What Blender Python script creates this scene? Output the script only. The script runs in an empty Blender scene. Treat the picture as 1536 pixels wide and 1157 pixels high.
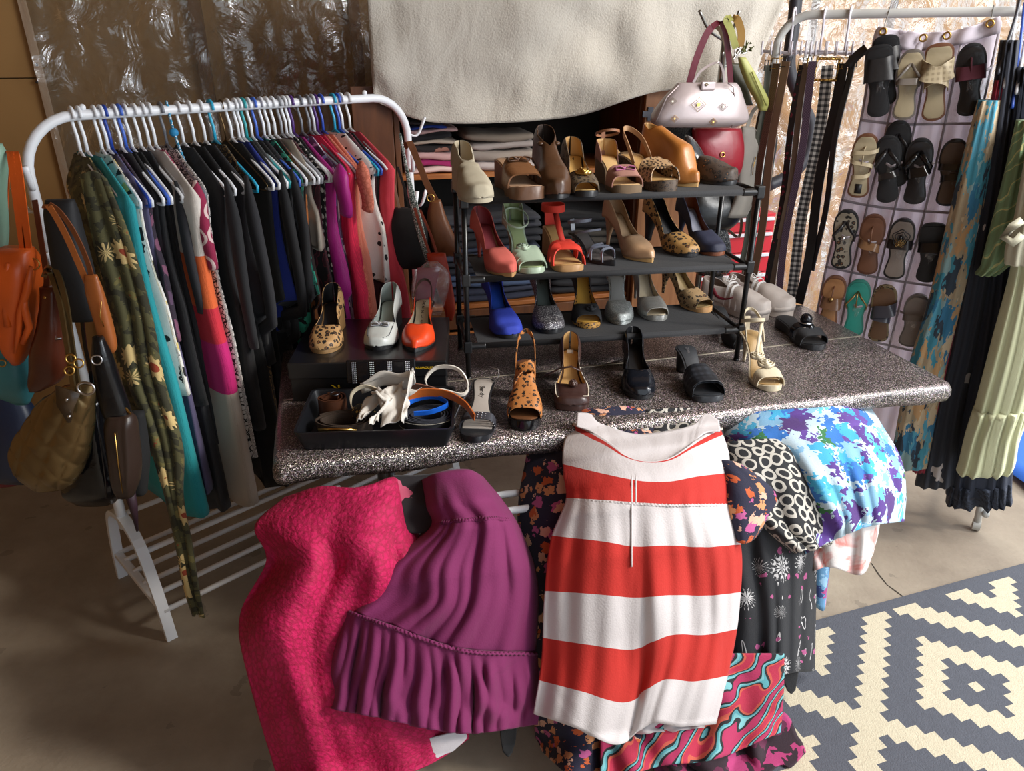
import bpy, bmesh, math, random
from math import sin, cos, pi, radians as R, sqrt, exp
from mathutils import Vector as V, Matrix, noise as mnoise
rnd = random.Random(7)
SC = bpy.context.scene
COL = SC.collection

# ------------------------------------------------------------------ camera, sky, lights, exposure
FPX, PITCH, EYE = 1100.0, R(25.0), V((0, 0, 1.6))
cam_d = bpy.data.cameras.new('camera'); cam = bpy.data.objects.new('camera', cam_d); COL.objects.link(cam)
cam.location = EYE; cam.rotation_euler = (pi/2 - PITCH, 0, 0)
cam_d.sensor_width = 36; cam_d.lens = FPX/1536*36; cam_d.clip_start = .02; cam_d.clip_end = 200
SC.camera = cam
W = bpy.data.worlds.new('sky'); SC.world = W; W.use_nodes = True
bg = W.node_tree.nodes['Background']; bg.inputs[0].default_value = (.80, .90, 1.0, 1); bg.inputs[1].default_value = 1.15
def sun(name, az, el, e, col, ang):
    d = bpy.data.lights.new(name, 'SUN'); d.energy = e; d.color = col; d.angle = R(ang)
    o = bpy.data.objects.new(name, d); COL.objects.link(o)
    dr = V((sin(R(az))*cos(R(el)), cos(R(az))*cos(R(el)), sin(R(el))))   # towards the sun
    o.rotation_euler = dr.to_track_quat('Z', 'Y').to_euler(); o.location = dr*20; return o
sun('sun', 104, 33, 1.45, (1.0, .93, .82), 7)
def area(name, loc, to, sx, sy, e, col):
    d = bpy.data.lights.new(name, 'AREA'); d.shape = 'RECTANGLE'; d.size = sx; d.size_y = sy; d.energy = e; d.color = col
    o = bpy.data.objects.new(name, d); COL.objects.link(o); o.location = loc
    o.rotation_euler = (V(to) - V(loc)).to_track_quat('-Z', 'Y').to_euler(); return o
area('garage_door_daylight', (3.1, .9, 2.1), (1.0, 2.7, 1.1), 2.4, 2.0, 75, (.93, .96, 1.0))
area('organizer_fill', (1.95, 1.35, 2.4), (1.2, 2.6, 1.2), .9, .6, 24, (1.0, .97, .93))  # added fill lamp that brightens the shoe organizer, no real window here
SC.view_settings.view_transform = 'Standard'; SC.view_settings.look = 'None'
SC.view_settings.gamma = 1; SC.view_settings.use_curve_mapping = False; SC.view_settings.exposure = 0.34

# ------------------------------------------------------------------ geometry of the view: pixel -> point on a real plane
def ray(u, v):
    xc, yc = (u-768)/FPX, (578.5-v)/FPX
    return V((xc, cos(PITCH)+yc*sin(PITCH), -sin(PITCH)+yc*cos(PITCH)))
def at_z(u, v, z):
    d = ray(u, v); return EYE + d*((z-EYE.z)/d.z)
def at_pl(u, v, p0, n):
    d = ray(u, v); return EYE + d*((p0-EYE).dot(n)/d.dot(n))
TA = V((-.527, 1.427, 0)); E1 = V((.970, .242, 0)).normalized(); E2 = V((-E1.y, E1.x, 0)); UP = V((0, 0, 1))
def T(a, b, z): return TA + E1*a + E2*b + UP*z          # table frame: a along the front edge, b away from us
def at_b(u, v, b): return at_pl(u, v, TA + E2*b, E2)
def proj(p):
    q = V(p)-EYE; f = q.y*cos(PITCH)-q.z*sin(PITCH); up = q.y*sin(PITCH)+q.z*cos(PITCH); return 768+q.x/f*FPX, 578.5-up/f*FPX
def at_y(u, v, y): return at_pl(u, v, V((0, y, 0)), V((0, 1, 0)))
TZ = .74                                                # table top

# ------------------------------------------------------------------ objects, labels
def tag(o, label=None, cat=None, group=None, kind=None):
    if label: o['label'] = label
    if cat: o['category'] = cat
    if group: o['group'] = group
    if kind: o['kind'] = kind
    return o
def thing(name, label, cat, loc=(0, 0, 0), rz=0, group=None):
    o = bpy.data.objects.new(name, None); COL.objects.link(o); o.location = loc; o.rotation_euler = (0, 0, rz); o.empty_display_size = .05
    return tag(o, label, cat, group)
def copy_tree(o, parent=None):
    c = o.copy(); COL.objects.link(c); c.parent = parent
    for ch in list(o.children): copy_tree(ch, c)
    return c

class MB:
    def __init__(s): s.v = []; s.f = []; s.uv = []; s.uvn = []; s.mi = []; s.m = 0
    def add(s, vs, fs, uvs=None, uvn=None):
        o = len(s.v); s.v += [tuple(p) for p in vs]; s.f += [tuple(i+o for i in f) for f in fs]
        s.mi += [s.m]*len(fs)
        s.uv += list(uvs) if uvs else [(p[0], p[1]+p[2]) for p in s.v[o:]]
        s.uvn += list(uvn) if uvn else [(0, 0)]*len(vs)
        return s
    def box(s, c, d, rz=0, M=None):
        c = V(c); hx, hy, hz = d[0]/2, d[1]/2, d[2]/2
        m = M or Matrix.Rotation(rz, 3, 'Z')
        vs = [c + m @ V((x, y, z)) for x in (-hx, hx) for y in (-hy, hy) for z in (-hz, hz)]
        return s.add(vs, [(0, 1, 3, 2), (4, 6, 7, 5), (0, 4, 5, 1), (2, 3, 7, 6), (0, 2, 6, 4), (1, 5, 7, 3)])
    def grid(s, pts, cu=False, cv=False, uvscale=None):
        """pts[row][col]; cu closes columns, cv closes rows"""
        n, m = len(pts), len(pts[0]); vs = [p for r in pts for p in r]; fs = []
        for i in range(n if cv else n-1):
            for j in range(m if cu else m-1):
                a, b = i*m+j, i*m+(j+1) % m; c, d = ((i+1) % n)*m+(j+1) % m, ((i+1) % n)*m+j
                fs.append((a, b, c, d))
        uv = []; un = []
        mid = m//2; L = [0.]
        for i in range(1, n): L.append(L[-1] + (V(pts[i][mid])-V(pts[i-1][mid])).length)
        for i in range(n):
            w = 0; ws = [0.]
            for j in range(1, m): w += (V(pts[i][j])-V(pts[i][j-1])).length; ws.append(w)
            for j in range(m):
                uv.append((ws[j]-w/2, L[i])); un.append((j/(m-1 if m > 1 else 1), L[i]/(L[-1] or 1)))
        return s.add(vs, fs, uv, un)
    def cap(s, ring, flip=False):
        c = V((0, 0, 0))
        for p in ring: c += V(p)
        c /= len(ring); n = len(ring)
        fs = [((i+1) % n, i, n) if not flip else (i, (i+1) % n, n) for i in range(n)]
        return s.add(list(ring)+[c], fs)
    def tube(s, pts, r, n=8, closed=False, rs=None, flat=1.0, ref=None):
        pts = [V(p) for p in pts]; k = len(pts); rings = []; prev = None
        for i in range(k):
            a = pts[(i-1) % k] if (closed or i > 0) else pts[i]; b = pts[(i+1) % k] if (closed or i < k-1) else pts[i]
            t = (b-a).normalized() if (b-a).length > 1e-9 else V((0, 0, 1))
            if prev is None:
                prev = V(ref) if ref else (V((0, 0, 1)) if abs(t.z) < .9 else V((1, 0, 0)))
            nrm = (prev - t*prev.dot(t))
            nrm = nrm.normalized() if nrm.length > 1e-6 else t.orthogonal().normalized()
            prev = nrm; bn = t.cross(nrm); rr = rs[i] if rs else r
            rings.append([pts[i] + nrm*(rr*cos(2*pi*j/n)*flat) + bn*(rr*sin(2*pi*j/n)) for j in range(n)])
        s.grid(rings, cu=True, cv=closed)
        if not closed: s.cap(rings[0], False); s.cap(rings[-1], True)
        return s
    def band(s, pts, wv, w, th):
        """flat strip along pts, width direction wv (vector or list)"""
        pts = [V(p) for p in pts]; k = len(pts); rings = []
        for i in range(k):
            t = (pts[min(i+1, k-1)]-pts[max(i-1, 0)]).normalized(); wd = V(wv[i]) if isinstance(wv, list) else V(wv)
            wd = (wd - t*wd.dot(t)).normalized(); nn = t.cross(wd)
            ww = w[i] if isinstance(w, (list, tuple)) else w
            rings.append([pts[i]+wd*(x*ww/2)+nn*(y*th/2) for x, y in ((-1, -1), (1, -1), (1, 1), (-1, 1))])
        s.grid(rings, cu=True); s.add(rings[0], [(3, 2, 1, 0)]); s.add(rings[-1], [(0, 1, 2, 3)])
        return s
    def ball(s, c, rx, ry=None, rz=None, n=10, M=None):
        ry = ry or rx; rz = rz or rx; c = V(c); rows = []
        for i in range(n//2+1):
            a = pi*i/(n//2)
            row = [V((rx*sin(a)*cos(2*pi*j/n), ry*sin(a)*sin(2*pi*j/n), -rz*cos(a))) for j in range(n)]
            rows.append([c+(M @ p if M else p) for p in row])
        return s.grid(rows, cu=True)
    def torus(s, c, R_, r, nrm=(0, 1, 0), n=18, m=6, sx=1, sz=1):
        c = V(c); q = V((0, 0, 1)).rotation_difference(V(nrm).normalized()); path = []
        for i in range(n):
            a = 2*pi*i/n; path.append(c + q @ V((R_*cos(a)*sx, R_*sin(a)*sz, 0)))
        return s.tube(path, r, m, closed=True)
    def build(s, name, mats, parent=None, smooth=True, solid=0, bev=0, off=-1, subsurf=0, matoff=0, loc=None, sharp=None):
        me = bpy.data.meshes.new(name); me.from_pydata(s.v, [], s.f)
        for m in (mats if isinstance(mats, (list, tuple)) else [mats]): me.materials.append(m)
        me.polygons.foreach_set('material_index', s.mi)
        u1 = me.uv_layers.new(name='m'); u2 = me.uv_layers.new(name='n')
        for l in me.loops:
            u1.data[l.index].uv = s.uv[l.vertex_index]; u2.data[l.index].uv = s.uvn[l.vertex_index]
        bm = bmesh.new(); bm.from_mesh(me); bmesh.ops.remove_doubles(bm, verts=bm.verts, dist=1e-6); 
        if not solid: bmesh.ops.recalc_face_normals(bm, faces=bm.faces)
        bm.to_mesh(me); bm.free()
        if smooth:
            me.polygons.foreach_set('use_smooth', [True]*len(me.polygons))
            if sharp: me.set_sharp_from_angle(angle=R(sharp))
        o = bpy.data.objects.new(name, me); COL.objects.link(o); o.parent = parent
        if loc is not None: o.location = loc
        if bev:
            b = o.modifiers.new('b', 'BEVEL'); b.width = bev; b.segments = 2; b.limit_method = 'ANGLE'
        if solid:
            b = o.modifiers.new('s', 'SOLIDIFY'); b.thickness = solid; b.offset = off; b.material_offset = matoff; b.material_offset_rim = matoff
        if subsurf:
            b = o.modifiers.new('u', 'SUBSURF'); b.levels = subsurf; b.render_levels = subsurf
        return o

def text(s, name, size, mat, parent, M, ext=.0004):
    cu = bpy.data.curves.new(name, 'FONT'); cu.body = s; cu.size = size; cu.extrude = ext; cu.align_x = 'CENTER'; cu.align_y = 'CENTER'
    t_ = bpy.data.objects.new('t', cu); me = bpy.data.meshes.new_from_object(t_); bpy.data.objects.remove(t_); bpy.data.curves.remove(cu)
    me.materials.clear(); me.materials.append(mat); o = bpy.data.objects.new(name, me); COL.objects.link(o); o.parent = parent; o.matrix_local = M; return o
def frame_m(p, x, y):
    x = V(x).normalized(); y = V(y); y = (y-x*y.dot(x)).normalized(); z = x.cross(y)
    return Matrix(((x.x, y.x, z.x, p[0]), (x.y, y.y, z.y, p[1]), (x.z, y.z, z.z, p[2]), (0, 0, 0, 1)))

def cr(P, t):
    """Catmull-Rom through the list P of tuples at t in 0..1"""
    n = len(P)-1
    if n == 0: return P[0]
    x = min(max(t, 0), 1)*n; i = min(int(x), n-1); f = x-i
    p1, p2 = P[i], P[i+1]
    p0 = P[i-1] if i > 0 else tuple(2*a-b for a, b in zip(p1, p2)); p3 = P[i+2] if i+2 <= n else tuple(2*b-a for a, b in zip(p1, p2))
    return tuple(.5*((2*b)+(c-a)*f+(2*a-5*b+4*c-d)*f*f+(3*b-a-3*c+d)*f**3) for a, b, c, d in zip(p0, p1, p2, p3))
def lerpt(tab, x):
    if x <= tab[0][0]: return tab[0][1]
    for (a, p), (b, q) in zip(tab, tab[1:]):
        if x <= b:
            f = (x-a)/(b-a); f = f*f*(3-2*f)*.35+f*.65; return p+(q-p)*f
    return tab[-1][1]
def fbm(p, s): return mnoise.fractal(V(p)*s, .6, 2.1, 3)
# ------------------------------------------------------------------ materials
_M = {}
def rgb(h):
    h = h.lstrip('#'); c = [int(h[i:i+2], 16)/255 for i in (0, 2, 4)]
    return tuple(x/12.92 if x <= .04045 else ((x+.055)/1.055)**2.4 for x in c)+(1,)
class NT:
    def __init__(s, nt): s.t = nt; s.n = nt.nodes; s.l = nt.links
    def new(s, ty, ins={}, **kw):
        n = s.n.new(ty)
        for k, v in kw.items(): setattr(n, k, v)
        for k, v in ins.items():
            if isinstance(v, bpy.types.NodeSocket): s.l.new(v, n.inputs[k])
            else: n.inputs[k].default_value = v
        return n
    def math(s, op, a, b=0, c=None):
        i = {0: a, 1: b}
        if c is not None: i[2] = c
        return s.new('ShaderNodeMath', i, operation=op).outputs[0]
    def mix(s, f, a, b, bt='MIX'):
        n = s.new('ShaderNodeMix', {}, data_type='RGBA', blend_type=bt)
        for k, v in ((0, f), (6, a), (7, b)):
            if isinstance(v, bpy.types.NodeSocket): s.l.new(v, n.inputs[k])
            else: n.inputs[k].default_value = v
        return n.outputs[2]
    def ramp(s, f, stops, const=False):
        n = s.new('ShaderNodeValToRGB', {0: f}); e = n.color_ramp.elements; n.color_ramp.interpolation = 'CONSTANT' if const else 'LINEAR'
        while len(e) < len(stops): e.new(.5)
        for el, (p, c) in zip(e, stops): el.position = p; el.color = c if not isinstance(c, str) else rgb(c)
        return n.outputs[0]
    def vmath(s, op, a, b=(0, 0, 0)):
        return s.new('ShaderNodeVectorMath', {0: a, 1: b}, operation=op).outputs[0]
def vec(n, co, scale=1.0, warp=0, wscale=3):
    if co == 'uv': c = n.new('ShaderNodeUVMap', uv_map='m').outputs[0]
    elif co == 'uvn': c = n.new('ShaderNodeUVMap', uv_map='n').outputs[0]
    else: c = n.new('ShaderNodeTexCoord').outputs['Object']
    if scale != 1.0:
        sc = scale if isinstance(scale, tuple) else (scale,)*3
        c = n.vmath('MULTIPLY', c, sc)
    if warp:
        q = n.new('ShaderNodeTexNoise', {'Vector': c, 'Scale': wscale, 'Detail': 2.0}).outputs['Color']
        q = n.vmath('SUBTRACT', q, (.5, .5, .5)); q = n.vmath('MULTIPLY', q, (warp,)*3); c = n.vmath('ADD', c, q)
    return c
def pat_color(n, p, base):
    k = p['k']; co = p.get('co', 'uv'); sc = p.get('s', 1)
    if k == 'leopard':
        c = vec(n, co, sc, .5, 2.5); v = n.new('ShaderNodeTexVoronoi', {'Vector': c, 'Scale': 1.0, 'Randomness': .8})
        nz = n.new('ShaderNodeTexNoise', {'Vector': c, 'Scale': 3.0}).outputs[0]
        d = n.math('ADD', v.outputs['Distance'], n.math('MULTIPLY', n.math('SUBTRACT', nz, .5), .35))
        return n.ramp(d, [(0, p.get('mid', '6b4423')), (.17, p.get('dark', '15100c')), (.40, base)], True)
    if k == 'floral':
        c = vec(n, co, sc, p.get('warp', .6), p.get('ws', 2.5)); v = n.new('ShaderNodeTexVoronoi', {'Vector': c, 'Scale': 1.0, 'Randomness': p.get('rand', .95)})
        col = n.new('ShaderNodeSeparateColor', {0: v.outputs['Color']}).outputs[0]
        pal = p['pal']; pc = n.ramp(col, [(i/len(pal), x) for i, x in enumerate(pal)], True)
        m = n.math('LESS_THAN', v.outputs['Distance'], p.get('r', .42)); out = n.mix(m, base, pc)
        if p.get('eye'):
            m2 = n.math('LESS_THAN', v.outputs['Distance'], p.get('er', .13)); out = n.mix(m2, out, rgb(p['eye']))
        return out
    if k == 'chrys':   # big outlined blossoms with radiating petals, on a plain ground
        c = vec(n, co, sc, .15, 2.0); v = n.new('ShaderNodeTexVoronoi', {'Vector': c, 'Scale': 1.0, 'Randomness': .7})
        dl = n.vmath('SUBTRACT', c, v.outputs['Position']); sx = n.new('ShaderNodeSeparateXYZ', {0: dl})
        ang = n.math('ARCTAN2', sx.outputs[1], sx.outputs[0]); d = v.outputs['Distance']
        rad = n.math('MULTIPLY', d, 9.0); ring = n.math('FLOOR', rad)
        pet = n.math('SINE', n.math('ADD', n.math('MULTIPLY', ang, 9.0), n.math('MULTIPLY', ring, 3.1)))
        rr = n.math('ADD', .38, n.math('MULTIPLY', n.math('SINE', n.math('MULTIPLY', ang, 9.0)), .05))
        m = n.math('MULTIPLY', n.math('LESS_THAN', d, rr), n.math('MULTIPLY', n.math('GREATER_THAN', pet, -.55), n.math('GREATER_THAN', n.math('FRACT', n.math('ADD', rad, n.math('MULTIPLY', pet, .25))), .25)))
        out = n.mix(m, base, rgb(p['c']))
        v4 = n.new('ShaderNodeTexVoronoi', {'Vector': vec(n, co, (sc*3.4, sc*1.0, sc), 1.1, 1.3), 'Scale': 1.0, 'Randomness': 1.0})
        st = n.math('MULTIPLY', n.math('LESS_THAN', n.math('ABSOLUTE', n.math('SUBTRACT', v4.outputs['Distance'], .24)), .035), n.math('GREATER_THAN', n.new('ShaderNodeSeparateColor', {0: v4.outputs['Color']}).outputs[0], .3))
        out = n.mix(n.math('MULTIPLY', st, n.math('GREATER_THAN', d, .42)), out, rgb(p['c']))
        v2 = n.new('ShaderNodeTexVoronoi', {'Vector': vec(n, co, sc*1.0, .3, 4), 'Scale': 3.3, 'Randomness': 1.0})
        cc = n.new('ShaderNodeSeparateColor', {0: v2.outputs['Color']}).outputs[1]
        m3 = n.math('MULTIPLY', n.math('LESS_THAN', v2.outputs['Distance'], .3), n.math('GREATER_THAN', cc, .8)); m3 = n.math('MULTIPLY', m3, n.math('GREATER_THAN', d, .36))
        return n.mix(m3, out, rgb(p.get('c2', 'b04a78')))
    if k == 'sunf':
        c = vec(n, co, sc, .12, 3.0); v = n.new('ShaderNodeTexVoronoi', {'Vector': c, 'Scale': 1.0, 'Randomness': .75})
        sx = n.new('ShaderNodeSeparateXYZ', {0: n.vmath('SUBTRACT', c, v.outputs['Position'])}); ang = n.math('ARCTAN2', sx.outputs[1], sx.outputs[0]); d = v.outputs['Distance']
        nz = n.new('ShaderNodeTexNoise', {'Vector': c, 'Scale': 2.2, 'Detail': 4.0}).outputs[0]
        out = n.ramp(nz, [(0, '2e2c1a'), (.45, base), (.6, '6a6236'), (.68, '8a3c22')], True)
        rr = n.math('ADD', .36, n.math('MULTIPLY', n.math('SINE', n.math('MULTIPLY', ang, 11.0)), .07)); pick = n.math('GREATER_THAN', n.new('ShaderNodeSeparateColor', {0: v.outputs['Color']}).outputs[0], .35)
        out = n.mix(n.math('MULTIPLY', n.math('LESS_THAN', d, rr), pick), out, rgb('c6ac74')); return n.mix(n.math('MULTIPLY', n.math('LESS_THAN', d, .16), pick), out, rgb('8e3a20'))
    if k == 'blot':
        nz = n.new('ShaderNodeTexNoise', {'Vector': vec(n, co, sc), 'Scale': 1.0, 'Detail': 3.0, 'Distortion': .8}).outputs[0]
        return n.ramp(nz, [(.50, base), (.58, p['c']), (.66, base)])
    if k == 'rings':
        c = vec(n, co, sc, .25, 1.2); v = n.new('ShaderNodeTexVoronoi', {'Vector': c, 'Scale': 1.0, 'Randomness': .28})
        d = v.outputs['Distance']
        return n.ramp(d, [(0, base), (p.get('a', .36), p['c']), (p.get('b', .47), base)], True)
    if k == 'dots':
        c = vec(n, co, sc, p.get('warp', .1), 2); v = n.new('ShaderNodeTexVoronoi', {'Vector': c, 'Scale': 1.0, 'Randomness': p.get('rand', .3)})
        return n.mix(n.math('LESS_THAN', v.outputs['Distance'], p.get('r', .3)), base, rgb(p['c']))
    if k == 'pebble':
        c = vec(n, co, sc, .2, 2); v = n.new('ShaderNodeTexVoronoi', {'Vector': c, 'Scale': 1.0}, feature='DISTANCE_TO_EDGE')
        return n.mix(n.math('GREATER_THAN', v.outputs['Distance'], p.get('r', .12)), base, rgb(p['c']))
    if k == 'check':
        c = vec(n, co, sc); a = n.new('ShaderNodeSeparateXYZ', {0: c})
        x = n.math('LESS_THAN', n.math('FRACT', a.outputs[0]), .5); y = n.math('LESS_THAN', n.math('FRACT', a.outputs[1]), .5)
        return n.ramp(n.math('MULTIPLY', n.math('ADD', x, y), .5), [(0, base), (.4, p['mid']), (.9, p['c'])], True)
    if k == 'stripes':
        c = n.new('ShaderNodeSeparateXYZ', {0: vec(n, 'uvn')}).outputs[p.get('ax', 1)]
        return n.ramp(c, p['st'], True)
    if k == 'wave':    # flowing brush marks
        c = vec(n, co, sc, p.get('warp', 1.2), 1.5); w = n.new('ShaderNodeTexWave', {'Vector': c, 'Scale': 1.0, 'Distortion': p.get('dist', 6.0), 'Detail': 2.0}, bands_direction=p.get('dir', 'X')).outputs[1]
        return n.ramp(w, [(i/len(p['pal']), x) for i, x in enumerate(p['pal'])], p.get('const', True))
    if k == 'lace':
        c = vec(n, co, sc, .6, 3); v = n.new('ShaderNodeTexVoronoi', {'Vector': c, 'Scale': 1.0}, feature='DISTANCE_TO_EDGE')
        return n.mix(n.math('SUBTRACT', 1.0, n.math('SMOOTH_MIN', n.math('MULTIPLY', v.outputs['Distance'], 5.0), 1.0, .2)), base, rgb(p['c']))
    if k == 'weave':
        c = vec(n, co, sc, .1, 2); a = n.new('ShaderNodeSeparateXYZ', {0: c})
        x = n.math('SINE', n.math('MULTIPLY', n.math('ADD', a.outputs[0], a.outputs[1]), 6.28)); y = n.math('SINE', n.math('MULTIPLY', n.math('SUBTRACT', a.outputs[0], a.outputs[1]), 6.28))
        return n.mix(n.math('GREATER_THAN', n.math('ABSOLUTE', n.math('MULTIPLY', x, y)), .12), rgb(p['c']), base)
    if k == 'wood':
        c = vec(n, co, sc); nz = n.new('ShaderNodeTexNoise', {'Vector': c, 'Scale': 4.0, 'Detail': 5.0, 'Distortion': 1.0}).outputs[0]
        return n.ramp(nz, [(.25, p['dark']), (.75, base)])
    if k == 'glitter':
        v = n.new('ShaderNodeTexVoronoi', {'Vector': vec(n, co, 1), 'Scale': float(sc)})
        c = n.new('ShaderNodeSeparateColor', {0: v.outputs['Color']})
        g = n.ramp(c.outputs[0], [(0, p['pal'][0]), (.35, p['pal'][1]), (.7, p['pal'][2]), (.9, p['pal'][3])], True)
        return g
def mat(name, col, rough=.75, metal=0, pat=None, bump=(60, .15), var=.12, co='uv', coat=0, sheen=0, alpha=None, trans=0, pbump=0, vs=6.0, spec=.5, crease=0):
    if name in _M: return _M[name]
    m = bpy.data.materials.new(name); m.use_nodes = True; n = NT(m.node_tree); b = n.n['Principled BSDF']; _M[name] = m
    base = rgb(col) if isinstance(col, str) else col
    c = pat_color(n, pat, base) if pat else None
    if c is None:
        rg = n.new('ShaderNodeRGB'); rg.outputs[0].default_value = base; c = rg.outputs[0]
    if var:
        nz = n.new('ShaderNodeTexNoise', {'Vector': vec(n, co), 'Scale': vs, 'Detail': 4.0}).outputs[0]
        f = n.math('ADD', 1-var, n.math('MULTIPLY', nz, 2*var))
        c = n.mix(1.0, c, n.new('ShaderNodeCombineColor', {0: f, 1: f, 2: f}).outputs[0], 'MULTIPLY')
    n.l.new(c, b.inputs['Base Color']); b.inputs['Roughness'].default_value = rough; b.inputs['Metallic'].default_value = metal
    b.inputs['Coat Weight'].default_value = coat; b.inputs['Coat Roughness'].default_value = .12; b.inputs['Sheen Weight'].default_value = sheen
    b.inputs['Specular IOR Level'].default_value = spec
    if alpha is not None: b.inputs['Alpha'].default_value = alpha
    if trans: b.inputs['Transmission Weight'].default_value = trans
    if bump:
        h = n.new('ShaderNodeTexNoise', {'Vector': vec(n, co), 'Scale': float(bump[0]), 'Detail': 3.0}).outputs[0]
        bn = n.new('ShaderNodeBump', {'Height': h, 'Strength': bump[1], 'Distance': bump[2] if len(bump) > 2 else .003})
        if crease:
            h2 = n.new('ShaderNodeTexNoise', {'Vector': vec(n, co, (1, .5, 1)), 'Scale': 9.0, 'Detail': 2.0, 'Distortion': .6}).outputs[0]
            b2 = n.new('ShaderNodeBump', {'Height': h2, 'Strength': crease, 'Distance': .02, 'Normal': bn.outputs[0]}); bn = b2
        n.l.new(bn.outputs[0], b.inputs['Normal'])
    return m
def cloth(name, col, pat=None, rough=.85, sheen=.06, crease=.35, **k): return mat(name, col, rough, 0, pat, (220, .25), .10, sheen=sheen, crease=crease, **k)
def leather(name, col, rough=.42, pat=None, **k): return mat(name, col, rough, 0, pat, (90, .2), .12, co='obj', vs=25, **k)
def metal(name, col, rough=.28): return mat(name, col, rough, 1, None, None, 0)
def plastic(name, col, rough=.35): return mat(name, col, rough, 0, None, None, .03, co='obj')
WHITE_PL = plastic('white plastic', 'e4e6ea'); BLACK_TUBE = mat('black steel tube', '17181a', .3, .3, None, None, 0)
SILVER = metal('polished silver metal', 'c8c8cc'); GOLD = metal('gold metal', 'c9a25a'); DARKMET = metal('dark metal', '55555a', .35)

# ------------------------------------------------------------------ cloth sheets, puffy bodies and straps on real planes
def patch(name, ctrl, dep, m, parent=None, nu=40, nv=40, th=.003, folds=(), crump=0, cs=4, pl=at_b, seed=0, off=-1, ret=False, smooth=True):
    """ctrl: rows of (u, v) points; dep(u, v, s, t) -> depth of the plane; folds: (amp, freq, phase, t_from)"""
    rows = []
    for i in range(nv+1):
        t = i/nv; r = []
        for j in range(nu+1):
            s = j/nu
            line = [cr(row, s) for row in ctrl]; u, v = cr(line, t)
            d = dep(u, v, s, t)
            for fo in folds:
                a, f, ph, tf = fo
                g = min(1, max(0, (t-tf)*3+.15))
                w_ = mnoise.noise(V((s*2.2+ph, t*1.6, seed+f))); k_ = .35+.9*abs(mnoise.noise(V((s*f*.6+ph*3, t*1.2, seed+7.))))*1.6
                d += a*g*k_*sin(2*pi*f*s+ph+2.6*w_*min(f/3, 1.6)+.6*sin(3.1*t+ph))
            if crump: d += crump*mnoise.noise(V((u/100*cs/4+seed, v/100*cs/4, seed)))
            q_ = pl(u, v, d); q_.z = max(q_.z, .012); r.append(q_)
        rows.append(r)
    mb = MB(); mb.grid(rows)
    if ret: return mb, rows
    return mb.build(name, m, parent, solid=th, off=off, smooth=smooth)
def blob_mb(rows, dep, thick, pl=at_y, nv=18, n=28, ex=.8, axis=None, back=None, crump=0, seed=0, open_top=False, wav=0, wf=6):
    """rows: (v, uL, uR[, depth scale]) ; body with level elliptical sections; thick = half depth in metres"""
    rows = [r if len(r) == 4 else r+(1.,) for r in rows]; rings = []
    for i in range(nv+1):
        t = i/nv; v, ul, ur, k = cr(rows, t); d = dep(t) if callable(dep) else dep
        a, b = pl(ul, v, d), pl(ur, v, d); c = (a+b)/2; hx = (b-a)/2
        z = c.z; ax = V((hx.x, hx.y, 0)); L = max(ax.length, 1e-4); bk = V((-ax.y, ax.x, 0)).normalized()
        ring = []
        for j in range(n):
            th = 2*pi*j/n; cx, sy = cos(th), sin(th); cx = math.copysign(abs(cx)**ex, cx); sy = math.copysign(abs(sy)**ex, sy)
            w = thick*k*(1+wav*sin(wf*cx*1.7+seed+1.3*t))
            p = c + ax*cx + bk*(w*sy) + (hx*0)
            if crump: q = mnoise.noise_vector(p*9+V((seed, seed, 0)))*crump; p = p+q
            ring.append(V((p.x, p.y, z + (b.z-a.z)/2*cx)))
        rings.append(ring)
    mb = MB(); mb.grid(rings, cu=True)
    if not open_top: mb.cap(rings[0], False)
    mb.cap(rings[-1], True)
    return mb
def strap(mb, pts, dep, w, th=.003, pl=at_y, wv=None, n=24):
    P = []
    for i in range(n+1):
        q = cr([p if len(p) == 3 else p+(dep,) for p in pts], i/n); P.append(pl(q[0], q[1], q[2]))
    mb.band(P, V(wv) if wv else V((1, 0, 0)), w, th); return P
# ------------------------------------------------------------------ the setting
RZ = math.atan2(E1.y, E1.x)
def loc_ab(u, v, b):
    p = at_b(u, v, b); q = p - TA; return q.dot(E1), q.dot(E2), p.z
def struct(o): o['kind'] = 'structure'; return o
def concrete():
    m = bpy.data.materials.new('concrete'); m.use_nodes = True; n = NT(m.node_tree); b = n.n['Principled BSDF']; _M['concrete'] = m
    c = vec(n, 'obj'); a = n.new('ShaderNodeTexNoise', {'Vector': c, 'Scale': 1.6, 'Detail': 8.0, 'Roughness': .65}).outputs[0]
    col = n.ramp(a, [(.3, '7d7062'), (.55, '9c8f7e'), (.75, 'b3a794')])
    s2 = n.new('ShaderNodeTexNoise', {'Vector': c, 'Scale': 7.0, 'Detail': 6.0}).outputs[0]
    col = n.mix(n.math('MULTIPLY', n.math('GREATER_THAN', s2, .66), .35), col, rgb('5d544a'))
    n.l.new(col, b.inputs['Base Color']); b.inputs['Roughness'].default_value = .8
    h = n.new('ShaderNodeTexNoise', {'Vector': c, 'Scale': 60.0, 'Detail': 6.0}).outputs[0]
    n.l.new(n.new('ShaderNodeBump', {'Height': h, 'Strength': .35, 'Distance': .004}).outputs[0], b.inputs['Normal']); return m
CONC = concrete()
struct(MB().box((0, 1.0, -.05), (14, 12, .1)).build('floor', CONC, smooth=False))
BOARD = mat('hardboard', 'a07a4a', .6, 0, None, (30, .05), .10, co='obj', vs=3)
INSUL = mat('kraft insulation', '735733', .55, 0, None, (7, .7, .03), .35, co='obj', vs=2.5)
STUD = mat('stud wood', '5b3a20', .6, 0, {'k': 'wood', 'dark': rgb('3c2614'), 's': (6, 6, 1), 'co': 'obj'}, (60, .1), .1, co='obj')
BW = 1.88
aL, aR = -1.75, loc_ab(1492, 450, BW)[0]
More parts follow.
